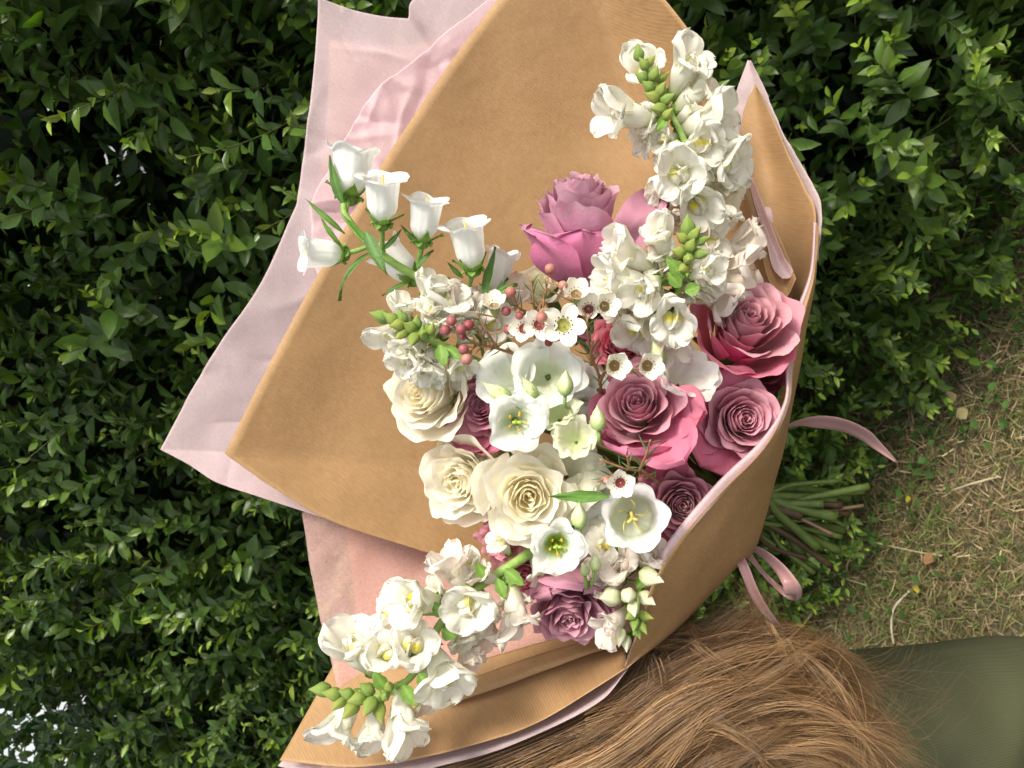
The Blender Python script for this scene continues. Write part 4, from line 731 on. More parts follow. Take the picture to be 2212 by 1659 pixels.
make_snap('long white snapdragon arching down to the lower left across the pink tissue', [(695, 1492, .545), (770, 1510, .545), (850, 1492, .545), (905, 1440, .545), (950, 1350, .548), (1010, 1285, .553), (1075, 1240, .556), (1135, 1200, .562), (1190, 1150, .58)],
    [(772, 1408, .545, 122, 2, (-.4, .75, .5)), (832, 1412, .535, 84, 1, (-.1, .3, .9)), (888, 1402, .530, 112, 3, (.2, .4, .9), .3), (740, 1552, .552, 100, 1, (-.5, -.7, .45)), (808, 1568, .552, 84, 5, (-.1, -.8, .4)), (868, 1548, .535, 110, 4, (.2, -.7, .65)), (956, 1448, .535, 118, 0, (.4, -.5, .8), PI), (930, 1490, .55, 84, 3, (0, -.8, .5)), (905, 1298, .530, 122, 0, (-.5, .2, .85), 2.6), (855, 1328, .545, 88, 3, (-.8, .1, .5)), (1012, 1300, .532, 108, 0, (.2, -.2, .95), 2.8), (985, 1238, .548, 96, 21, (-.5, .8, .4)), (1050, 1245, .55, 60, 20, (-.8, .4, .4)), (1112, 1318, .545, 100, 20, (.1, -.9, .3)), (1050, 1350, .565, 84, 21, (0, -.8, .4)), (1010, 1400, .56, 76, 21, (.2, -.8, .3)), (1000, 1350, .552, 80, 3, (.1, -.6, .6))],
    [(698, 1490, .540, 48, -1, .2), (722, 1500, .535, 44, -.9, .3), (735, 1516, .535, 40, -.7, -.6), (752, 1500, .532, 40, -.7, .5), (775, 1510, .528, 44, -.6, .0), (760, 1530, .535, 46, -.7, -.7), (795, 1490, .530, 44, -.5, .6), (800, 1522, .526, 46, -.3, -.5), (820, 1535, .53, 44, .2, -.8), (832, 1505, .524, 30, .1, .3), (840, 1485, .528, 34, 0, .6)],
    leafs=((835, 1490, 810, 1450, .532, 34), (870, 1480, 900, 1520, .532, 36), (905, 1455, 925, 1480, .535, 30), (960, 1330, 935, 1300, .535, 32), (955, 1360, 985, 1375, .535, 34), (1050, 1250, 1030, 1215, .545, 30), (1090, 1230, 1130, 1260, .545, 30), (1075, 1250, 1090, 1290, .545, 26)), rad=.0032)
make_snap('short white snapdragon with green tip pointing left beside the leftmost cream rose', [(822, 684, .538), (870, 705, .538), (915, 728, .54), (965, 750, .548), (1050, 790, .575)],
    [(872, 680, .550, 70, 2, (-.1, .9, .4)), (852, 718, .552, 84, 1, (-.5, -.4, .4)), (930, 640, .545, 80, 2, (.1, .9, .4)), (880, 772, .540, 74, 3, (-.4, -.5, .7)), (958, 660, .548, 100, 0, (.2, .6, .7)), (918, 790, .542, 70, 5, (0, -.7, .7)), (1010, 680, .562, 104, 20, (.2, .5, .7)), (1055, 700, .570, 96, 3, (.3, .3, .8)), (990, 780, .555, 72, 1, (.3, -.6, .7)), (1100, 650, .585, 84, 21, (.2, .6, .6))],
    [(826, 684, .532, 46, -1, .3), (848, 690, .528, 40, -.8, .6), (862, 702, .525, 38, -.6, -.1), (870, 688, .528, 38, -.3, .8), (888, 708, .524, 40, -.3, .2), (872, 718, .528, 40, -.6, -.6), (900, 700, .528, 36, .1, .8), (895, 730, .524, 40, -.2, -.6), (932, 712, .522, 30, .2, .6), (915, 722, .524, 36, 0, 0)],
    leafs=((930, 735, 925, 700, .525, 26), (950, 745, 960, 790, .525, 30), (960, 750, 1000, 775, .528, 26)))
make_snap('blushed white snapdragon nodding behind the front paper edge with greenish buds', [(1370, 1372, .548), (1378, 1320, .548), (1385, 1270, .552), (1400, 1210, .562), (1420, 1140, .58)],
    [(1400, 1205, .545, 84, 21, (.2, .5, .9)), (1345, 1225, .550, 86, 20, (-.4, .3, .8)), (1322, 1262, .555, 74, 22, (-.6, 0, .7)), (1328, 1345, .548, 80, 21, (-.6, -.5, .6)), (1312, 1185, .56, 90, 3, (-.3, .3, .8)), (1300, 1230, .566, 70, 22, (-.5, .0, .7)), (1470, 1235, .58, 56, 21, (.3, -.3, .8))],
    [(1372, 1345, .536, 34, -.2, -.6), (1388, 1352, .538, 32, .3, -.6), (1392, 1330, .536, 34, .6, -.1), (1378, 1362, .54, 30, .2, -.9), (1365, 1330, .535, 34, -.5, -.1)],
    wb=((1322, 1290, .540, 58, -.6, .1), (1358, 1286, .530, 48, -.1, -.1), (1402, 1245, .535, 58, .5, -.1), (1368, 1312, .528, 38, 0, -.4), (1395, 1292, .538, 44, .4, -.2), (1340, 1372, .545, 38, -.2, -.8), (1352, 1385, .548, 34, 0, -1)),
    leafs=((1395, 1240, 1375, 1270, .545, 30), (1395, 1230, 1425, 1245, .55, 26)))

# ---- waxflower sprigs
def wax_kit(seed, cen, cup):
    r_ = random.Random(seed); ps = []
    for k in range(5):
        V, te, s = lobe(1.05, .50, 1.15 - cup * .7, 1.5 - cup * 1.6, .35, .03, seed + k, 9, 9, .6, .5, .38, k * 2 * PI / 5 + r_.uniform(-.08, .08), 1, 0); c = mixc((.80, .76, .62), (.86, .83, .74), te); ps.append(('petal', pmesh('petal', V, c, c, M_WAX)))
    cup_ = []
    V = []; C = []
    for i, (rr, z) in enumerate(((.02, -.10), (.2, -.12), (.36, -.04), (.44, .06), (.46, .0), (.36, -.5), (.16, -.95), (.12, -1.1))):
        for j in range(14): a = 2 * PI * j / 14; V.append((rr * math.cos(a), rr * math.sin(a), z)); C.append(cen if i < 4 else (.34, .40, .12))
    base = Acc().add(V, gfaces(8, 14, 0, True), np.array(C)).mesh('flower', M_WAX)
    st = Acc()
    for k in range(12):
        a = k * 2 * PI / 12; e = ellipsoid(.055, .055, .055, (.16, .04, .03), nt=5, ns=6); st.add(np.array(e.V[0]) + np.array((.52 * math.cos(a), .52 * math.sin(a), .14)), e.F, (.16, .04, .03))
        tube([(.44 * math.cos(a), .44 * math.sin(a), .02), (.52 * math.cos(a), .52 * math.sin(a), .12)], .018, 4, (.7, .6, .45), acc=st)
    ps.append(('stamens', st.mesh('stamens', M_WAX))); ps.append(('pistil', tube([(0, 0, -.1), (.05, .03, .3)], .035, 5, (.65, .55, .35)).mesh('pistil', M_WAX)))
    return base, ps
WK_ = [wax_kit(1, (.20, .045, .04), .28), wax_kit(2, (.28, .28, .05), .12), wax_kit(3, (.24, .15, .05), .64), wax_kit(4, (.18, .03, .03), .40)]
needle_me = []
for k in range(3):
    V, te, s = lobe(1, .055, 0, .5 - .3 * k, .9, 0, k, 4, 6, .6, .4, 0, 0, 1, 0, True); needle_me.append(pmesh('needle', V, np.tile((.085, .15, .055), (*te.shape, 1)), np.tile((.11, .19, .08), (*te.shape, 1)), M_WAX))
wbud = [ellipsoid(.5, .5, .5, c, c2, 9, 12, .03, 5).mesh('bud', M_WAX) for c, c2 in (((.36, .11, .09), (.52, .26, .20)), ((.26, .05, .06), (.36, .12, .12)))]
def make_wax(label, twigs, flowers, buds):
    M = CM @ Matrix.Translation(K(*twigs[0][0])); root = empty('waxflower', label, 'waxflower', M, 'waxflower sprigs'); bpy.context.view_layer.update(); inv = M.inverted(); r_ = random.Random(int(twigs[0][0][0]))
    allp = []
    for tw_ in twigs:
        stalk(root, inv, tw_, .0010, (.30, .15, .07), 'twig', .0006); P = catmull([tuple(K(*q)) for q in tw_], 40); allp += list(P)
        L = sum(np.linalg.norm(P[i + 1] - P[i]) for i in range(39)); nn = max(3, int(L / .0034))
        for k in range(nn):
            i = min(38, int(3 + 36 * k / nn)); q = Vector(P[i]); d = Vector(P[i + 1] - P[i]).normalized(); sd_ = d.orthogonal().normalized(); sd_.rotate(Matrix.Rotation(k * 1.9 + r_.uniform(-.4, .4), 3, d)); z = (d * .75 + sd_ * .75).normalized()
            S = r_.uniform(.008, .0125) * (.75 if k > nn * .8 else 1)
            add('needle', needle_me[k % 3], root, inv @ CM @ Matrix.Translation(q) @ z.to_track_quat('Z', 'Y').to_matrix().to_4x4() @ Matrix.Rotation(r_.uniform(0, 6), 4, 'Z') @ Matrix.Scale(S, 4))
    allp = np.array(allp)
    def link_(c, b):
        k = int(np.argmin(np.linalg.norm(allp - np.array(c), axis=1))); e = Vector(allp[k]); 
        add('stalk', tube(catmull([tuple(inv @ CM @ b), tuple(inv @ CM @ (lerp(b, e, .5) + Vector((0, 0, -.001)))), tuple(inv @ CM @ e)], 9), .00055, 5, (.30, .14, .07)).mesh('stalk', M_STEM), root)
    for (u, v, d, sz, kit, zd) in flowers:
        S = mm(sz, d) / 2.1; z = Vector(zd).normalized(); Mm = Matrix.Translation(K(u, v, d)) @ z.to_track_quat('Z', 'Y').to_matrix().to_4x4() @ Matrix.Rotation(r_.uniform(0, 1.2), 4, 'Z') @ Matrix.Scale(S, 4); base, ps = WK_[kit]
        f = add('flower', base, root, inv @ CM @ Mm)
        for nm, me in ps:
            o = add(nm, me, f)
            if nm == 'stamens': o['kind'] = 'stuff'
        link_(K(u, v, d), Mm @ Vector((0, 0, -1.1)))
    for (u, v, d, sz, kind) in buds:
        S = mm(sz, d); add('bud', wbud[kind], root, inv @ CM @ Matrix.Translation(K(u, v, d)) @ Matrix.Rotation(r_.uniform(0, 6), 4, 'X') @ Matrix.Scale(S, 4)); link_(K(u, v, d), K(u, v, d))
    P = np.array([K(*q) for q in twigs[0]]); stem_for(root, Wd(*twigs[0][0]), Vector((0, 0, .01)), .0014, (.22, .13, .07), (.16, .10, .06))
make_wax('waxflower sprig with a fan of dark pink buds left of the open waxflowers', [[(1110, 765, .55), (1065, 750, .535), (1030, 745, .528), (985, 712, .522)], [(1075, 752, .535), (1050, 715, .525), (1030, 675, .520)], [(1050, 748, .532), (1035, 715, .524), (1020, 690, .52)], [(1030, 745, .53), (1015, 758, .525)]],
    [(1068, 662, .518, 62, 2, (-.05, .6, .7))], [(975, 693, .518, 24, 1), (996, 712, .514, 24, 1), (962, 713, .52, 24, 1), (1012, 703, .520, 24, 1), (1001, 755, .516, 24, 1), (1008, 776, .516, 26, 0), (1098, 712, .520, 22, 1), (1000, 726, .522, 18, 1)])
make_wax('waxflower sprig standing upright with pink buds in front of the cream blossom', [[(1170, 740, .545), (1160, 700, .53), (1152, 650, .518), (1148, 600, .512)], [(1155, 680, .525), (1175, 645, .515), (1182, 610, .51)], [(1155, 680, .525), (1120, 665, .516), (1110, 640, .512)]],
    [(1245, 636, .508, 66, 2, (0, .45, .85)), (1132, 710, .515, 60, 3, (-.2, .1, 1)), (1165, 702, .508, 64, 0, (.05, .1, 1)), (1217, 703, .505, 78, 1, (.0, .05, 1))], [(1188, 581, .508, 24, 0), (1216, 617, .506, 22, 0), (1103, 631, .508, 25, 0), (1093, 672, .514, 22, 1), (1170, 685, .498, 25, 0), (1122, 682, .512, 18, 1)])
make_wax('waxflower sprig running down to the swirled dusky rose with two cupped flowers', [[(1300, 850, .55), (1290, 800, .53), (1265, 755, .52), (1235, 728, .513)], [(1283, 785, .525), (1270, 730, .512), (1268, 690, .506)], [(1290, 800, .53), (1275, 770, .52), (1282, 735, .51)], [(1295, 830, .54), (1310, 800, .525), (1355, 795, .52), (1400, 800, .52)]],
    [(1306, 662, .510, 64, 2, (.3, .1, .9)), (1272, 668, .516, 58, 3, (-.1, .3, .8)), (1327, 790, .505, 68, 2, (.25, -.05, .95)), (1398, 790, .507, 68, 2, (.25, -.05, .95))], [(1250, 640, .525, 18, 1), (1185, 740, .525, 18, 1)])
make_wax('low waxflower sprig with one maroon centred flower lying on the dusky rose', [[(1420, 1040, .54), (1390, 1020, .52), (1350, 1012, .51), (1295, 992, .505)], [(1380, 1018, .515), (1395, 985, .502), (1405, 950, .495)], [(1360, 1012, .51), (1355, 985, .502)], [(1345, 1015, .512), (1318, 1030, .508), (1290, 1040, .505)]],
    [(1340, 1043, .500, 60, 3, (-.05, -.1, 1))], [(1308, 1038, .508, 20, 0), (1385, 1035, .515, 16, 1)])

# ------------------------------------------------------------------ ribbon
def satin():
    m, n, l = new_mat('satin_ribbon'); out = N(n, 'ShaderNodeOutputMaterial'); p = N(n, 'ShaderNodeBsdfPrincipled'); p.inputs['Base Color'].default_value = (.42, .23, .23, 1); p.inputs['Roughness'].default_value = .38
    p.inputs['Anisotropic'].default_value = .5; p.inputs['Sheen Weight'].default_value = .3; tc = N(n, 'ShaderNodeTexCoord'); nz = N(n, 'ShaderNodeTexNoise', Scale=900.0, Detail=2.0); l.new(tc.outputs['Object'], nz.inputs['Vector'])
    bp = N(n, 'ShaderNodeBump', Strength=.12, Distance=.0003); l.new(nz.outputs[0], bp.inputs['Height']); l.new(bp.outputs[0], p.inputs['Normal']); tr = N(n, 'ShaderNodeBsdfTranslucent'); tr.inputs[0].default_value = (.45, .25, .25, 1)
    ms = N(n, 'ShaderNodeMixShader'); ms.inputs[0].default_value = .15; l.new(p.outputs[0], ms.inputs[1]); l.new(tr.outputs[0], ms.inputs[2]); l.new(ms.outputs[0], out.inputs[0]); return m
M_RIB = satin()
rb = empty('ribbon', 'dusty pink satin ribbon tied round the stems with long trailing ends', 'ribbon', wrap_M); bpy.context.view_layer.update()
def ribbon(name, A_, B_, n=50):
    a = catmull(A_, n); b = catmull(B_, n); V = []
    for i in range(n):
        for k in range(5): q = lerp(a[i], b[i], k / 4); V.append(CM @ K(q[0], q[1], q[2] + .0015 * math.sin(PI * k / 4)))
    o = add(name, mesh_of(name, V, gfaces(n, 5), M_RIB), rb, rb.matrix_world.inverted()); s = o.modifiers.new('thickness', 'SOLIDIFY'); s.thickness = .0004
ribbon('tail', [(1600, 960, .65), (1700, 918, .63), (1760, 900, .62), (1820, 905, .62), (1875, 930, .63), (1905, 960, .64), (1938, 998, .645)], [(1600, 990, .65), (1700, 925, .635), (1765, 925, .63), (1815, 932, .635), (1855, 948, .64), (1885, 968, .645), (1936, 999, .645)])
ribbon('tail', [(1590, 1180, .63), (1612, 1212, .60), (1640, 1280, .595), (1670, 1330, .60), (1705, 1372, .61), (1740, 1400, .62)], [(1580, 1200, .63), (1594, 1222, .60), (1625, 1295, .60), (1655, 1335, .605), (1688, 1362, .612), (1722, 1395, .62)])
ribbon('loop', [(1600, 1170, .63), (1645, 1185, .61), (1690, 1218, .60), (1722, 1255, .595), (1733, 1278, .60), (1725, 1296, .61), (1700, 1292, .62), (1660, 1255, .625), (1615, 1205, .63)], [(1600, 1190, .63), (1632, 1195, .62), (1670, 1230, .61), (1690, 1262, .60), (1696, 1285, .603), (1702, 1278, .612), (1680, 1262, .625), (1650, 1232, .632), (1620, 1190, .635)], 70)
knot = []
for k in range(25): a = 2 * PI * k / 24; knot.append((BIND[0] + 75 * math.sin(a) * .3, BIND[1] + 60 * math.cos(a), BIND[2] + .022 * math.sin(a)))
ribbon('band', [(q[0] - 18, q[1], q[2]) for q in knot], [(q[0] + 18, q[1], q[2]) for q in knot], 60)

# ------------------------------------------------------------------ person
def cloth_mat():
    m, n, l = new_mat('olive_jersey'); out = N(n, 'ShaderNodeOutputMaterial'); p = N(n, 'ShaderNodeBsdfPrincipled'); p.inputs['Roughness'].default_value = .95; p.inputs['Specular IOR Level'].default_value = .1; p.inputs['Base Color'].default_value = (.078, .083, .046, 1)
    tc = N(n, 'ShaderNodeTexCoord'); w = N(n, 'ShaderNodeTexWave', Scale=130.0, Distortion=.8); l.new(tc.outputs['Object'], w.inputs['Vector']); nz = N(n, 'ShaderNodeTexNoise', Scale=1200.0); l.new(tc.outputs['Object'], nz.inputs['Vector'])
    b1 = N(n, 'ShaderNodeBump', Strength=.35, Distance=.0006); l.new(w.outputs['Fac'], b1.inputs['Height']); b2_ = N(n, 'ShaderNodeBump', Strength=.3, Distance=.0005); l.new(nz.outputs[0], b2_.inputs['Height']); l.new(b1.outputs[0], b2_.inputs['Normal']); l.new(b2_.outputs[0], p.inputs['Normal']); l.new(p.outputs[0], out.inputs[0]); return m
def skin_mat():
    m, n, l = new_mat('skin'); out = N(n, 'ShaderNodeOutputMaterial'); p = N(n, 'ShaderNodeBsdfPrincipled'); p.inputs['Base Color'].default_value = (.55, .33, .24, 1); p.inputs['Roughness'].default_value = .5; p.inputs['Subsurface Weight'].default_value = .1; l.new(p.outputs[0], out.inputs[0]); return m
M_TOP, M_SKIN = cloth_mat(), skin_mat()
PX, PY = -.475, .74                                      # where the person stands
person = empty('person', 'person in an olive green top with long light brown hair, seen only at shoulder', 'person', Matrix.Translation((PX, PY, 0))); bpy.context.view_layer.update()
def skin_body():
    hand = Wd(1380, 1150, .735) - Vector((PX, PY, 0)); elbow = Wd(1180, 1320, .92) - Vector((PX, PY, 0))
    sh = Vector((.15, .02, 1.27))
    P = [(0, 0, .92), (0, 0, 1.08), (0, 0, 1.25), (0, .0, 1.36), (0, -.01, 1.47), (0, -.01, 1.58),          # pelvis..head top 0-5
         tuple(sh), tuple(elbow), tuple(lerp(elbow, hand, .9)), tuple(hand),                                   # 6-9 arm with the flowers
         (-.17, 0, 1.27), (-.26, -.05, 1.02), (-.12, -.34, 1.12), (-.10, -.40, 1.13),                          # 10-13 other arm
         (.06, 0, .86), (.055, .0, .48), (.06, .01, .08), (.06, -.12, .04), (-.06, 0, .86), (-.055, .0, .48), (-.06, .01, .08), (-.06, -.12, .04), (0, -.015, 1.50)]
    E = [(0, 1), (1, 2), (2, 3), (3, 4), (4, 22), (22, 5), (2, 6), (6, 7), (7, 8), (8, 9), (2, 10), (10, 11), (11, 12), (12, 13), (0, 14), (14, 15), (15, 16), (16, 17), (0, 18), (18, 19), (19, 20), (20, 21)]
    R = [.11, .10, .12, .055, .06, .075, .06, .042, .028, .032, .06, .042, .028, .032, .065, .045, .035, .033, .065, .045, .035, .033, .09]
    for base, dr in ((9, (hand - elbow).normalized()), (13, Vector((.3, -.9, .3)).normalized())):
        side = dr.cross(Vector((0, 0, 1))).normalized()
        for k in range(5):
            o_ = (k - 1.5) * .017; q0 = Vector(P[base]); st = q0 + dr * (.03 if k < 4 else .0) + side * (o_ if k < 4 else -.04)
            L = (.030, .034, .032, .025, .028)[k]; i0 = len(P); P.append(tuple(st)); P.append(tuple(st + dr * L + Vector((0, 0, -.008)))); P.append(tuple(st + dr * L * 1.5 + Vector((0, 0, -.026)))); R += [.0095, .0085, .0075]
            E += [(base, i0), (i0, i0 + 1), (i0 + 1, i0 + 2)]
    me = bpy.data.meshes.new('body'); me.from_pydata(P, E, []); me.materials.append(M_SKIN)
    o = add('body', me, person); sk = o.modifiers.new('skin', 'SKIN'); 
    lay = me.skin_vertices[0] if me.skin_vertices else None
    if lay is None:
        bm = __import__('bmesh').new(); bm.from_mesh(me); bm.verts.layers.skin.verify(); bm.to_mesh(me); bm.free(); lay = me.skin_vertices[0]
    for i, r_ in enumerate(R): lay.data[i].radius = (r_, r_ * (.8 if i < 3 else 1)); lay.data[i].use_root = (i == 0)
    sb = o.modifiers.new('sub', 'SUBSURF'); sb.levels = 2; sb.render_levels = 2; sk.use_smooth_shade = True
    return o
skin_body()
def face():
    y = -.095
    for s in (-1, 1): add('eye', ellipsoid(.013, .012, .010, (.75, .74, .72)).mesh('eye', M_WHITE), person, Matrix.Translation((s * .032, y + .01, 1.515)))
    add('nose', ellipsoid(.012, .016, .024, (.55, .33, .24)).mesh('nose', M_SKIN), person, Matrix.Translation((0, y - .005, 1.49)))
    add('mouth', ellipsoid(.024, .010, .007, (.48, .18, .17)).mesh('mouth', M_PETAL), person, Matrix.Translation((0, y + .008, 1.455)))
face()
# the green top: rings down the body, wider than the arms hanging inside it; folds run down the side
def top_mesh():
    zs = np.linspace(1.36, .40, 80); ns = 90; V = []
    for z in zs:
        k = float(sstep(1.37, 1.24, z)); hw = lerp(.07, .205, k ** .7) - .048 * max(0.0, min(1.0, (1.12 - z) / .6)); hd = lerp(.06, .105, k) + .02 * math.sin((1.3 - z) * 5) * k
        for j in range(ns):
            a = 2 * PI * j / ns; x = hw * np.sign(math.cos(a)) * abs(math.cos(a)) ** .8; y = hd * np.sign(math.sin(a)) * abs(math.sin(a)) ** .9
            f = .009 * noise.noise(Vector((x * 9, y * 9, z * 3.2))) + .010 * math.sin(z * 22 + x * 16 + 3 * noise.noise(Vector((x * 5, y * 5, z * 5)))) * .5 
            w3 = .007 * abs(noise.noise(Vector((x * 7 + z * 9, y * 4, z * 5 - x * 6)))) * k; V.append((x * (1 + f * 6), (y * (1 + f * 9)) + (w3 * 2.5 if y < 0 else 0), z))
    return mesh_of('green_top', V, gfaces(80, ns, 0, True), M_TOP)
add('green_top', top_mesh(), person)

# hair: locks laid over the shoulder, built as fine three sided strands
def hair_mat():
    m, n, l = new_mat('hair'); out = N(n, 'ShaderNodeOutputMaterial'); v = N(n, 'ShaderNodeVertexColor', layer_name='Col'); p = N(n, 'ShaderNodeBsdfPrincipled'); p.inputs['Roughness'].default_value = .36; p.inputs['Specular IOR Level'].default_value = .6
    l.new(v.outputs[0], p.inputs['Base Color']); tr = N(n, 'ShaderNodeBsdfTranslucent'); l.new(v.outputs[0], tr.inputs[0]); ms = N(n, 'ShaderNodeMixShader'); ms.inputs[0].default_value = .25; l.new(p.outputs[0], ms.inputs[1]); l.new(tr.outputs[0], ms.inputs[2]); l.new(ms.outputs[0], out.inputs[0]); return m
M_HAIR = hair_mat()
def strands(bundles, seed, seg=16):
    g = np.random.default_rng(seed); VV = []; CC = []; nst = 0
    for (Ga, Gb, n, spread, r0, clump, fly, cdark, clight) in bundles:
        A = catmull([tuple(K(*q)) for q in Ga], seg); B = catmull([tuple(K(*q)) for q in Gb], seg); tt = np.linspace(0, 1, seg)
        nc = max(3, n // 38); cw = g.random(nc); cph = g.uniform(0, 6.28, (nc, 4)); ccol = g.random(nc)
        for i in range(n):
            k = g.integers(nc); w = cw[k] + g.normal(0, .045) * (1 + tt * .6); dz = g.normal(0, spread)
            P = A + (B - A) * np.clip(w, -.15, 1.15)[:, None]
            a = .015 * clump; wav = np.stack([np.sin(tt * 5 + cph[k, 0]), np.sin(tt * 4.2 + cph[k, 1]), np.sin(tt * 4.8 + cph[k, 2])], 1) * a * (tt * 1.2 + .2)[:, None]
            own = np.stack([np.sin(tt * g.uniform(3, 9) + g.uniform(0, 6)), np.sin(tt * g.uniform(3, 9) + g.uniform(0, 6)), np.sin(tt * g.uniform(3, 9) + g.uniform(0, 6))], 1) * (g.exponential(fly) * tt)[:, None]
            P = P + wav + own; P[:, 2] += dz + .009 * np.sin(cph[k, 3]); Lf = g.uniform(.72, 1.0)
            idx = np.linspace(0, (seg - 1) * Lf, seg); lo = np.floor(idx).astype(int).clip(0, seg - 2); P = P[lo] + (P[lo + 1] - P[lo]) * (idx - lo)[:, None]
            rr = r0 * g.uniform(.6, 1.2) * np.clip(1.15 - tt, .15, 1); T = np.gradient(P, axis=0); T /= np.linalg.norm(T, axis=1)[:, None]; X = np.cross(T, (0, 0, 1.)); X /= np.linalg.norm(X, axis=1)[:, None] + 1e-9; Y = np.cross(T, X)
            for c_, s_ in ((1, 0), (-.5, .87), (-.5, -.87)): VV.append(P + (X * c_ + Y * s_) * rr[:, None])
            col = mixc(cdark, clight, np.clip(ccol[k] * .95 + g.normal(0, .2), 0, 1)); CC.append(col); nst += 1
    V = np.array(VV).reshape(nst, 3, seg, 3).transpose(0, 2, 1, 3).reshape(-1, 3)
    cmn = np.array(CM); V = V @ cmn[:3, :3].T + cmn[:3, 3] - np.array((PX, PY, 0))
    base = np.arange(nst)[:, None, None, None] * (seg * 3); i = np.arange(seg - 1)[None, :, None, None] * 3; q = np.array([[0, 1, 4, 3], [1, 2, 5, 4], [2, 0, 3, 5]])[None, None]
    F = (base + i + q).reshape(-1, 4); C = np.repeat(np.array(CC), seg * 3, axis=0)
    return mesh_of('hair', V, F.tolist(), M_HAIR, C)
D_, L_ = (.09, .048, .022), (.46, .28, .14)
bund = [
 ([(820, 1700, .60), (1100, 1610, .60), (1290, 1530, .60), (1440, 1440, .60), (1580, 1392, .60), (1690, 1402, .605), (1790, 1470, .615), (1840, 1560, .62)], [(900, 1840, .60), (1180, 1720, .585), (1380, 1620, .575), (1500, 1530, .57), (1620, 1490, .57), (1740, 1520, .575), (1850, 1600, .585), (1940, 1700, .60)], 3600, .006, .00026, 1.0, .0030, D_, (.44, .255, .115)),
 ([(880, 1790, .585), (1150, 1700, .57), (1350, 1640, .56), (1470, 1560, .553), (1590, 1510, .55), (1720, 1520, .553), (1860, 1600, .563), (1985, 1700, .58)], [(980, 1900, .58), (1250, 1800, .565), (1400, 1720, .555), (1500, 1650, .55), (1600, 1600, .547), (1720, 1610, .55), (1830, 1670, .56), (1930, 1780, .575)], 1700, .005, .00028, 1.3, .0024, (.16, .09, .042), (.70, .44, .21)),
 ([(1100, 1850, .575), (1330, 1740, .56), (1470, 1640, .552), (1580, 1590, .548), (1690, 1610, .55), (1780, 1680, .56)], [(1150, 1950, .57), (1380, 1830, .56), (1500, 1730, .552), (1600, 1680, .548), (1690, 1690, .55), (1760, 1760, .56)], 700, .005, .00028, 1.3, .0020, (.16, .09, .042), (.70, .44, .21)),
 ([(1200, 1560, .61), (1350, 1450, .612), (1470, 1385, .615), (1600, 1360, .62), (1720, 1400, .625), (1900, 1440, .63), (2010, 1420, .635)], [(1300, 1640, .60), (1450, 1560, .60), (1600, 1500, .60), (1720, 1500, .605), (1830, 1540, .615), (1930, 1540, .625), (2000, 1470, .63)], 550, .012, .00019, 1.6, .007, D_, (.42, .25, .12)),
 ([(1150, 1610, .61), (1300, 1480, .61), (1420, 1385, .61), (1540, 1330, .61), (1600, 1290, .61)], [(1300, 1620, .60), (1450, 1520, .60), (1560, 1430, .605), (1640, 1370, .61), (1690, 1340, .615)], 260, .012, .00015, 1.6, .008, D_, (.48, .30, .15)),
 ([(1250, 1500, .59), (1330, 1500, .588), (1420, 1470, .585), (1520, 1400, .585), (1600, 1345, .59)], [(1250, 1640, .585), (1380, 1620, .58), (1520, 1560, .575), (1640, 1460, .578), (1720, 1390, .585)], 300, .008, .00020, 1.8, .010, (.12, .065, .03), (.66, .42, .20)),
 ([(1380, 1400, .585), (1430, 1450, .58), (1500, 1520, .575), (1600, 1560, .57), (1720, 1560, .572)], [(1520, 1360, .585), (1600, 1400, .58), (1680, 1460, .575), (1780, 1520, .575), (1880, 1540, .58)], 300, .008, .00020, 1.8, .011, (.12, .065, .03), (.62, .39, .19)),
 ([(1650, 1330, .59), (1660, 1400, .585), (1690, 1480, .578), (1760, 1560, .572), (1850, 1640, .572)], [(1700, 1420, .585), (1740, 1470, .58), (1800, 1530, .575), (1880, 1600, .575), (1960, 1690, .58)], 240, .006, .00020, 1.4, .008, (.12, .065, .03), (.70, .45, .22)),
 ([(1000, 1680, .585), (1200, 1600, .58), (1380, 1590, .57), (1540, 1640, .566), (1640, 1720, .566)], [(1100, 1720, .58), (1280, 1660, .575), (1430, 1620, .565), (1560, 1650, .562), (1660, 1760, .565)], 500, .006, .00024, 1.6, .006, (.09, .05, .022), (.50, .30, .13)),
]
add('hair', strands(bund, 7), person, kind='stuff')
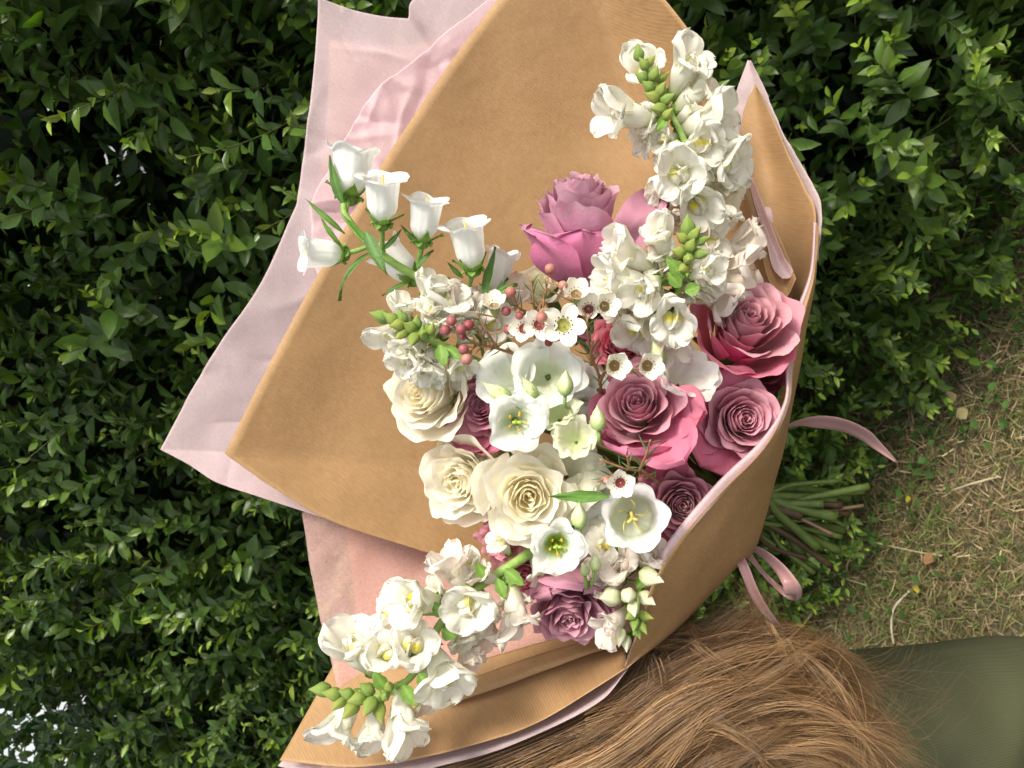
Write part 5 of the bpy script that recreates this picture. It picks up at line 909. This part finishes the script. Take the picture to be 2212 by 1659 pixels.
# hair on the crown and down the far side of the head, out of the picture
cr = Acc(); e = ellipsoid(.098, .105, .115, (.22, .12, .055), z0=0, nt=16, ns=24); Vh = np.array(e.V[0]); Vh[:, 1] = np.where((Vh[:, 1] < -.02) & (Vh[:, 2] < .05), Vh[:, 1] * .55, Vh[:, 1]); cr.add(Vh + np.array((-.035, .012, 1.545)), e.F, (.22, .12, .055))
add('hair_crown', cr.mesh('hair_crown', M_HAIR), person)
for s_, c_ in ((-1, 0), (-.5, .1), (0, .12), (.5, .1), (1, 0)):
    add('hair_lock', tube(catmull([(.08 * s_ - .05, .02 + c_ * .6, 1.55), (.10 * s_ - .04, .03 + c_ * .7, 1.42), (.13 * s_, .02 + c_, 1.28), (.12 * s_, -.01 + c_, 1.12)], 16), np.linspace(.045, .015, 16), 10, (.22, .12, .055)).mesh('hair_lock', M_HAIR), person)

# ------------------------------------------------------------------ small things on the lawn
def lawn_pt(u, v):
    o = CM.translation; d = (Wd(u, v, 1) - o); t = (o.z - .012) / -d.z; return o + d * t
g = random.Random(77)
def stick(label, pts, rad, c, name='dry_stalk', cat='stalk'):
    P = [lawn_pt(*q) for q in pts]; b = P[0]; Pl = [tuple(q - b + Vector((0, 0, .006 + .012 * math.sin(PI * i / (len(P) - 1))))) for i, q in enumerate(P)]
    o = add(name, tube(catmull(Pl, 20), rad, 6, c).mesh(name, M_STRAW), None, Matrix.Translation(b), label=label, category=cat)
stick('pale curved dry stalk standing out on the lawn above the green top', [(1935, 1390), (1938, 1350), (1945, 1310), (1970, 1275)], .0022, (.66, .58, .42))
stick('long thin straw lying across the bare patch below the stems', [(1830, 1155), (1900, 1170), (1990, 1190), (2040, 1200)], .0016, (.52, .42, .26))
stick('straw pointing at the ribbon loop', [(1770, 1220), (1830, 1245), (1880, 1265)], .0014, (.48, .38, .24))
stick('pale short straw right of the ribbon tail', [(2160, 1030), (2110, 1045), (2060, 1060)], .0018, (.60, .52, .34))
for i, (u, v, c, lb) in enumerate(((1990, 1270, (.72, .62, .04), 'small yellow fallen petal on the dry grass'), (1985, 1075, (.70, .62, .06), 'tiny yellow speck of petal near the hedge foot'), (2035, 1210, (.42, .24, .12), 'small brown fallen leaf on the dry grass'), (2058, 860, (.50, .40, .20), 'pale tan fallen leaf in the shaded grass'), (2105, 905, (.46, .42, .2), 'pale green dying leaf in the shaded grass'))):
    T, F = LTS[3]; add('fallen_petal' if i < 2 else 'fallen_leaf', mesh_of('fallen_leaf', np.array(T) * (.016 if i < 2 else .028) * np.array((1, 1.7, 1)), F, M_LEAF, np.tile(c, (LV, 1))), None, Matrix.Translation(lawn_pt(u, v) + Vector((0, 0, .022))) @ Matrix.Rotation(g.uniform(0, 6), 4, 'Z') @ Matrix.Rotation(.35, 4, 'X'), label=lb, category='petal' if i < 2 else 'leaf')
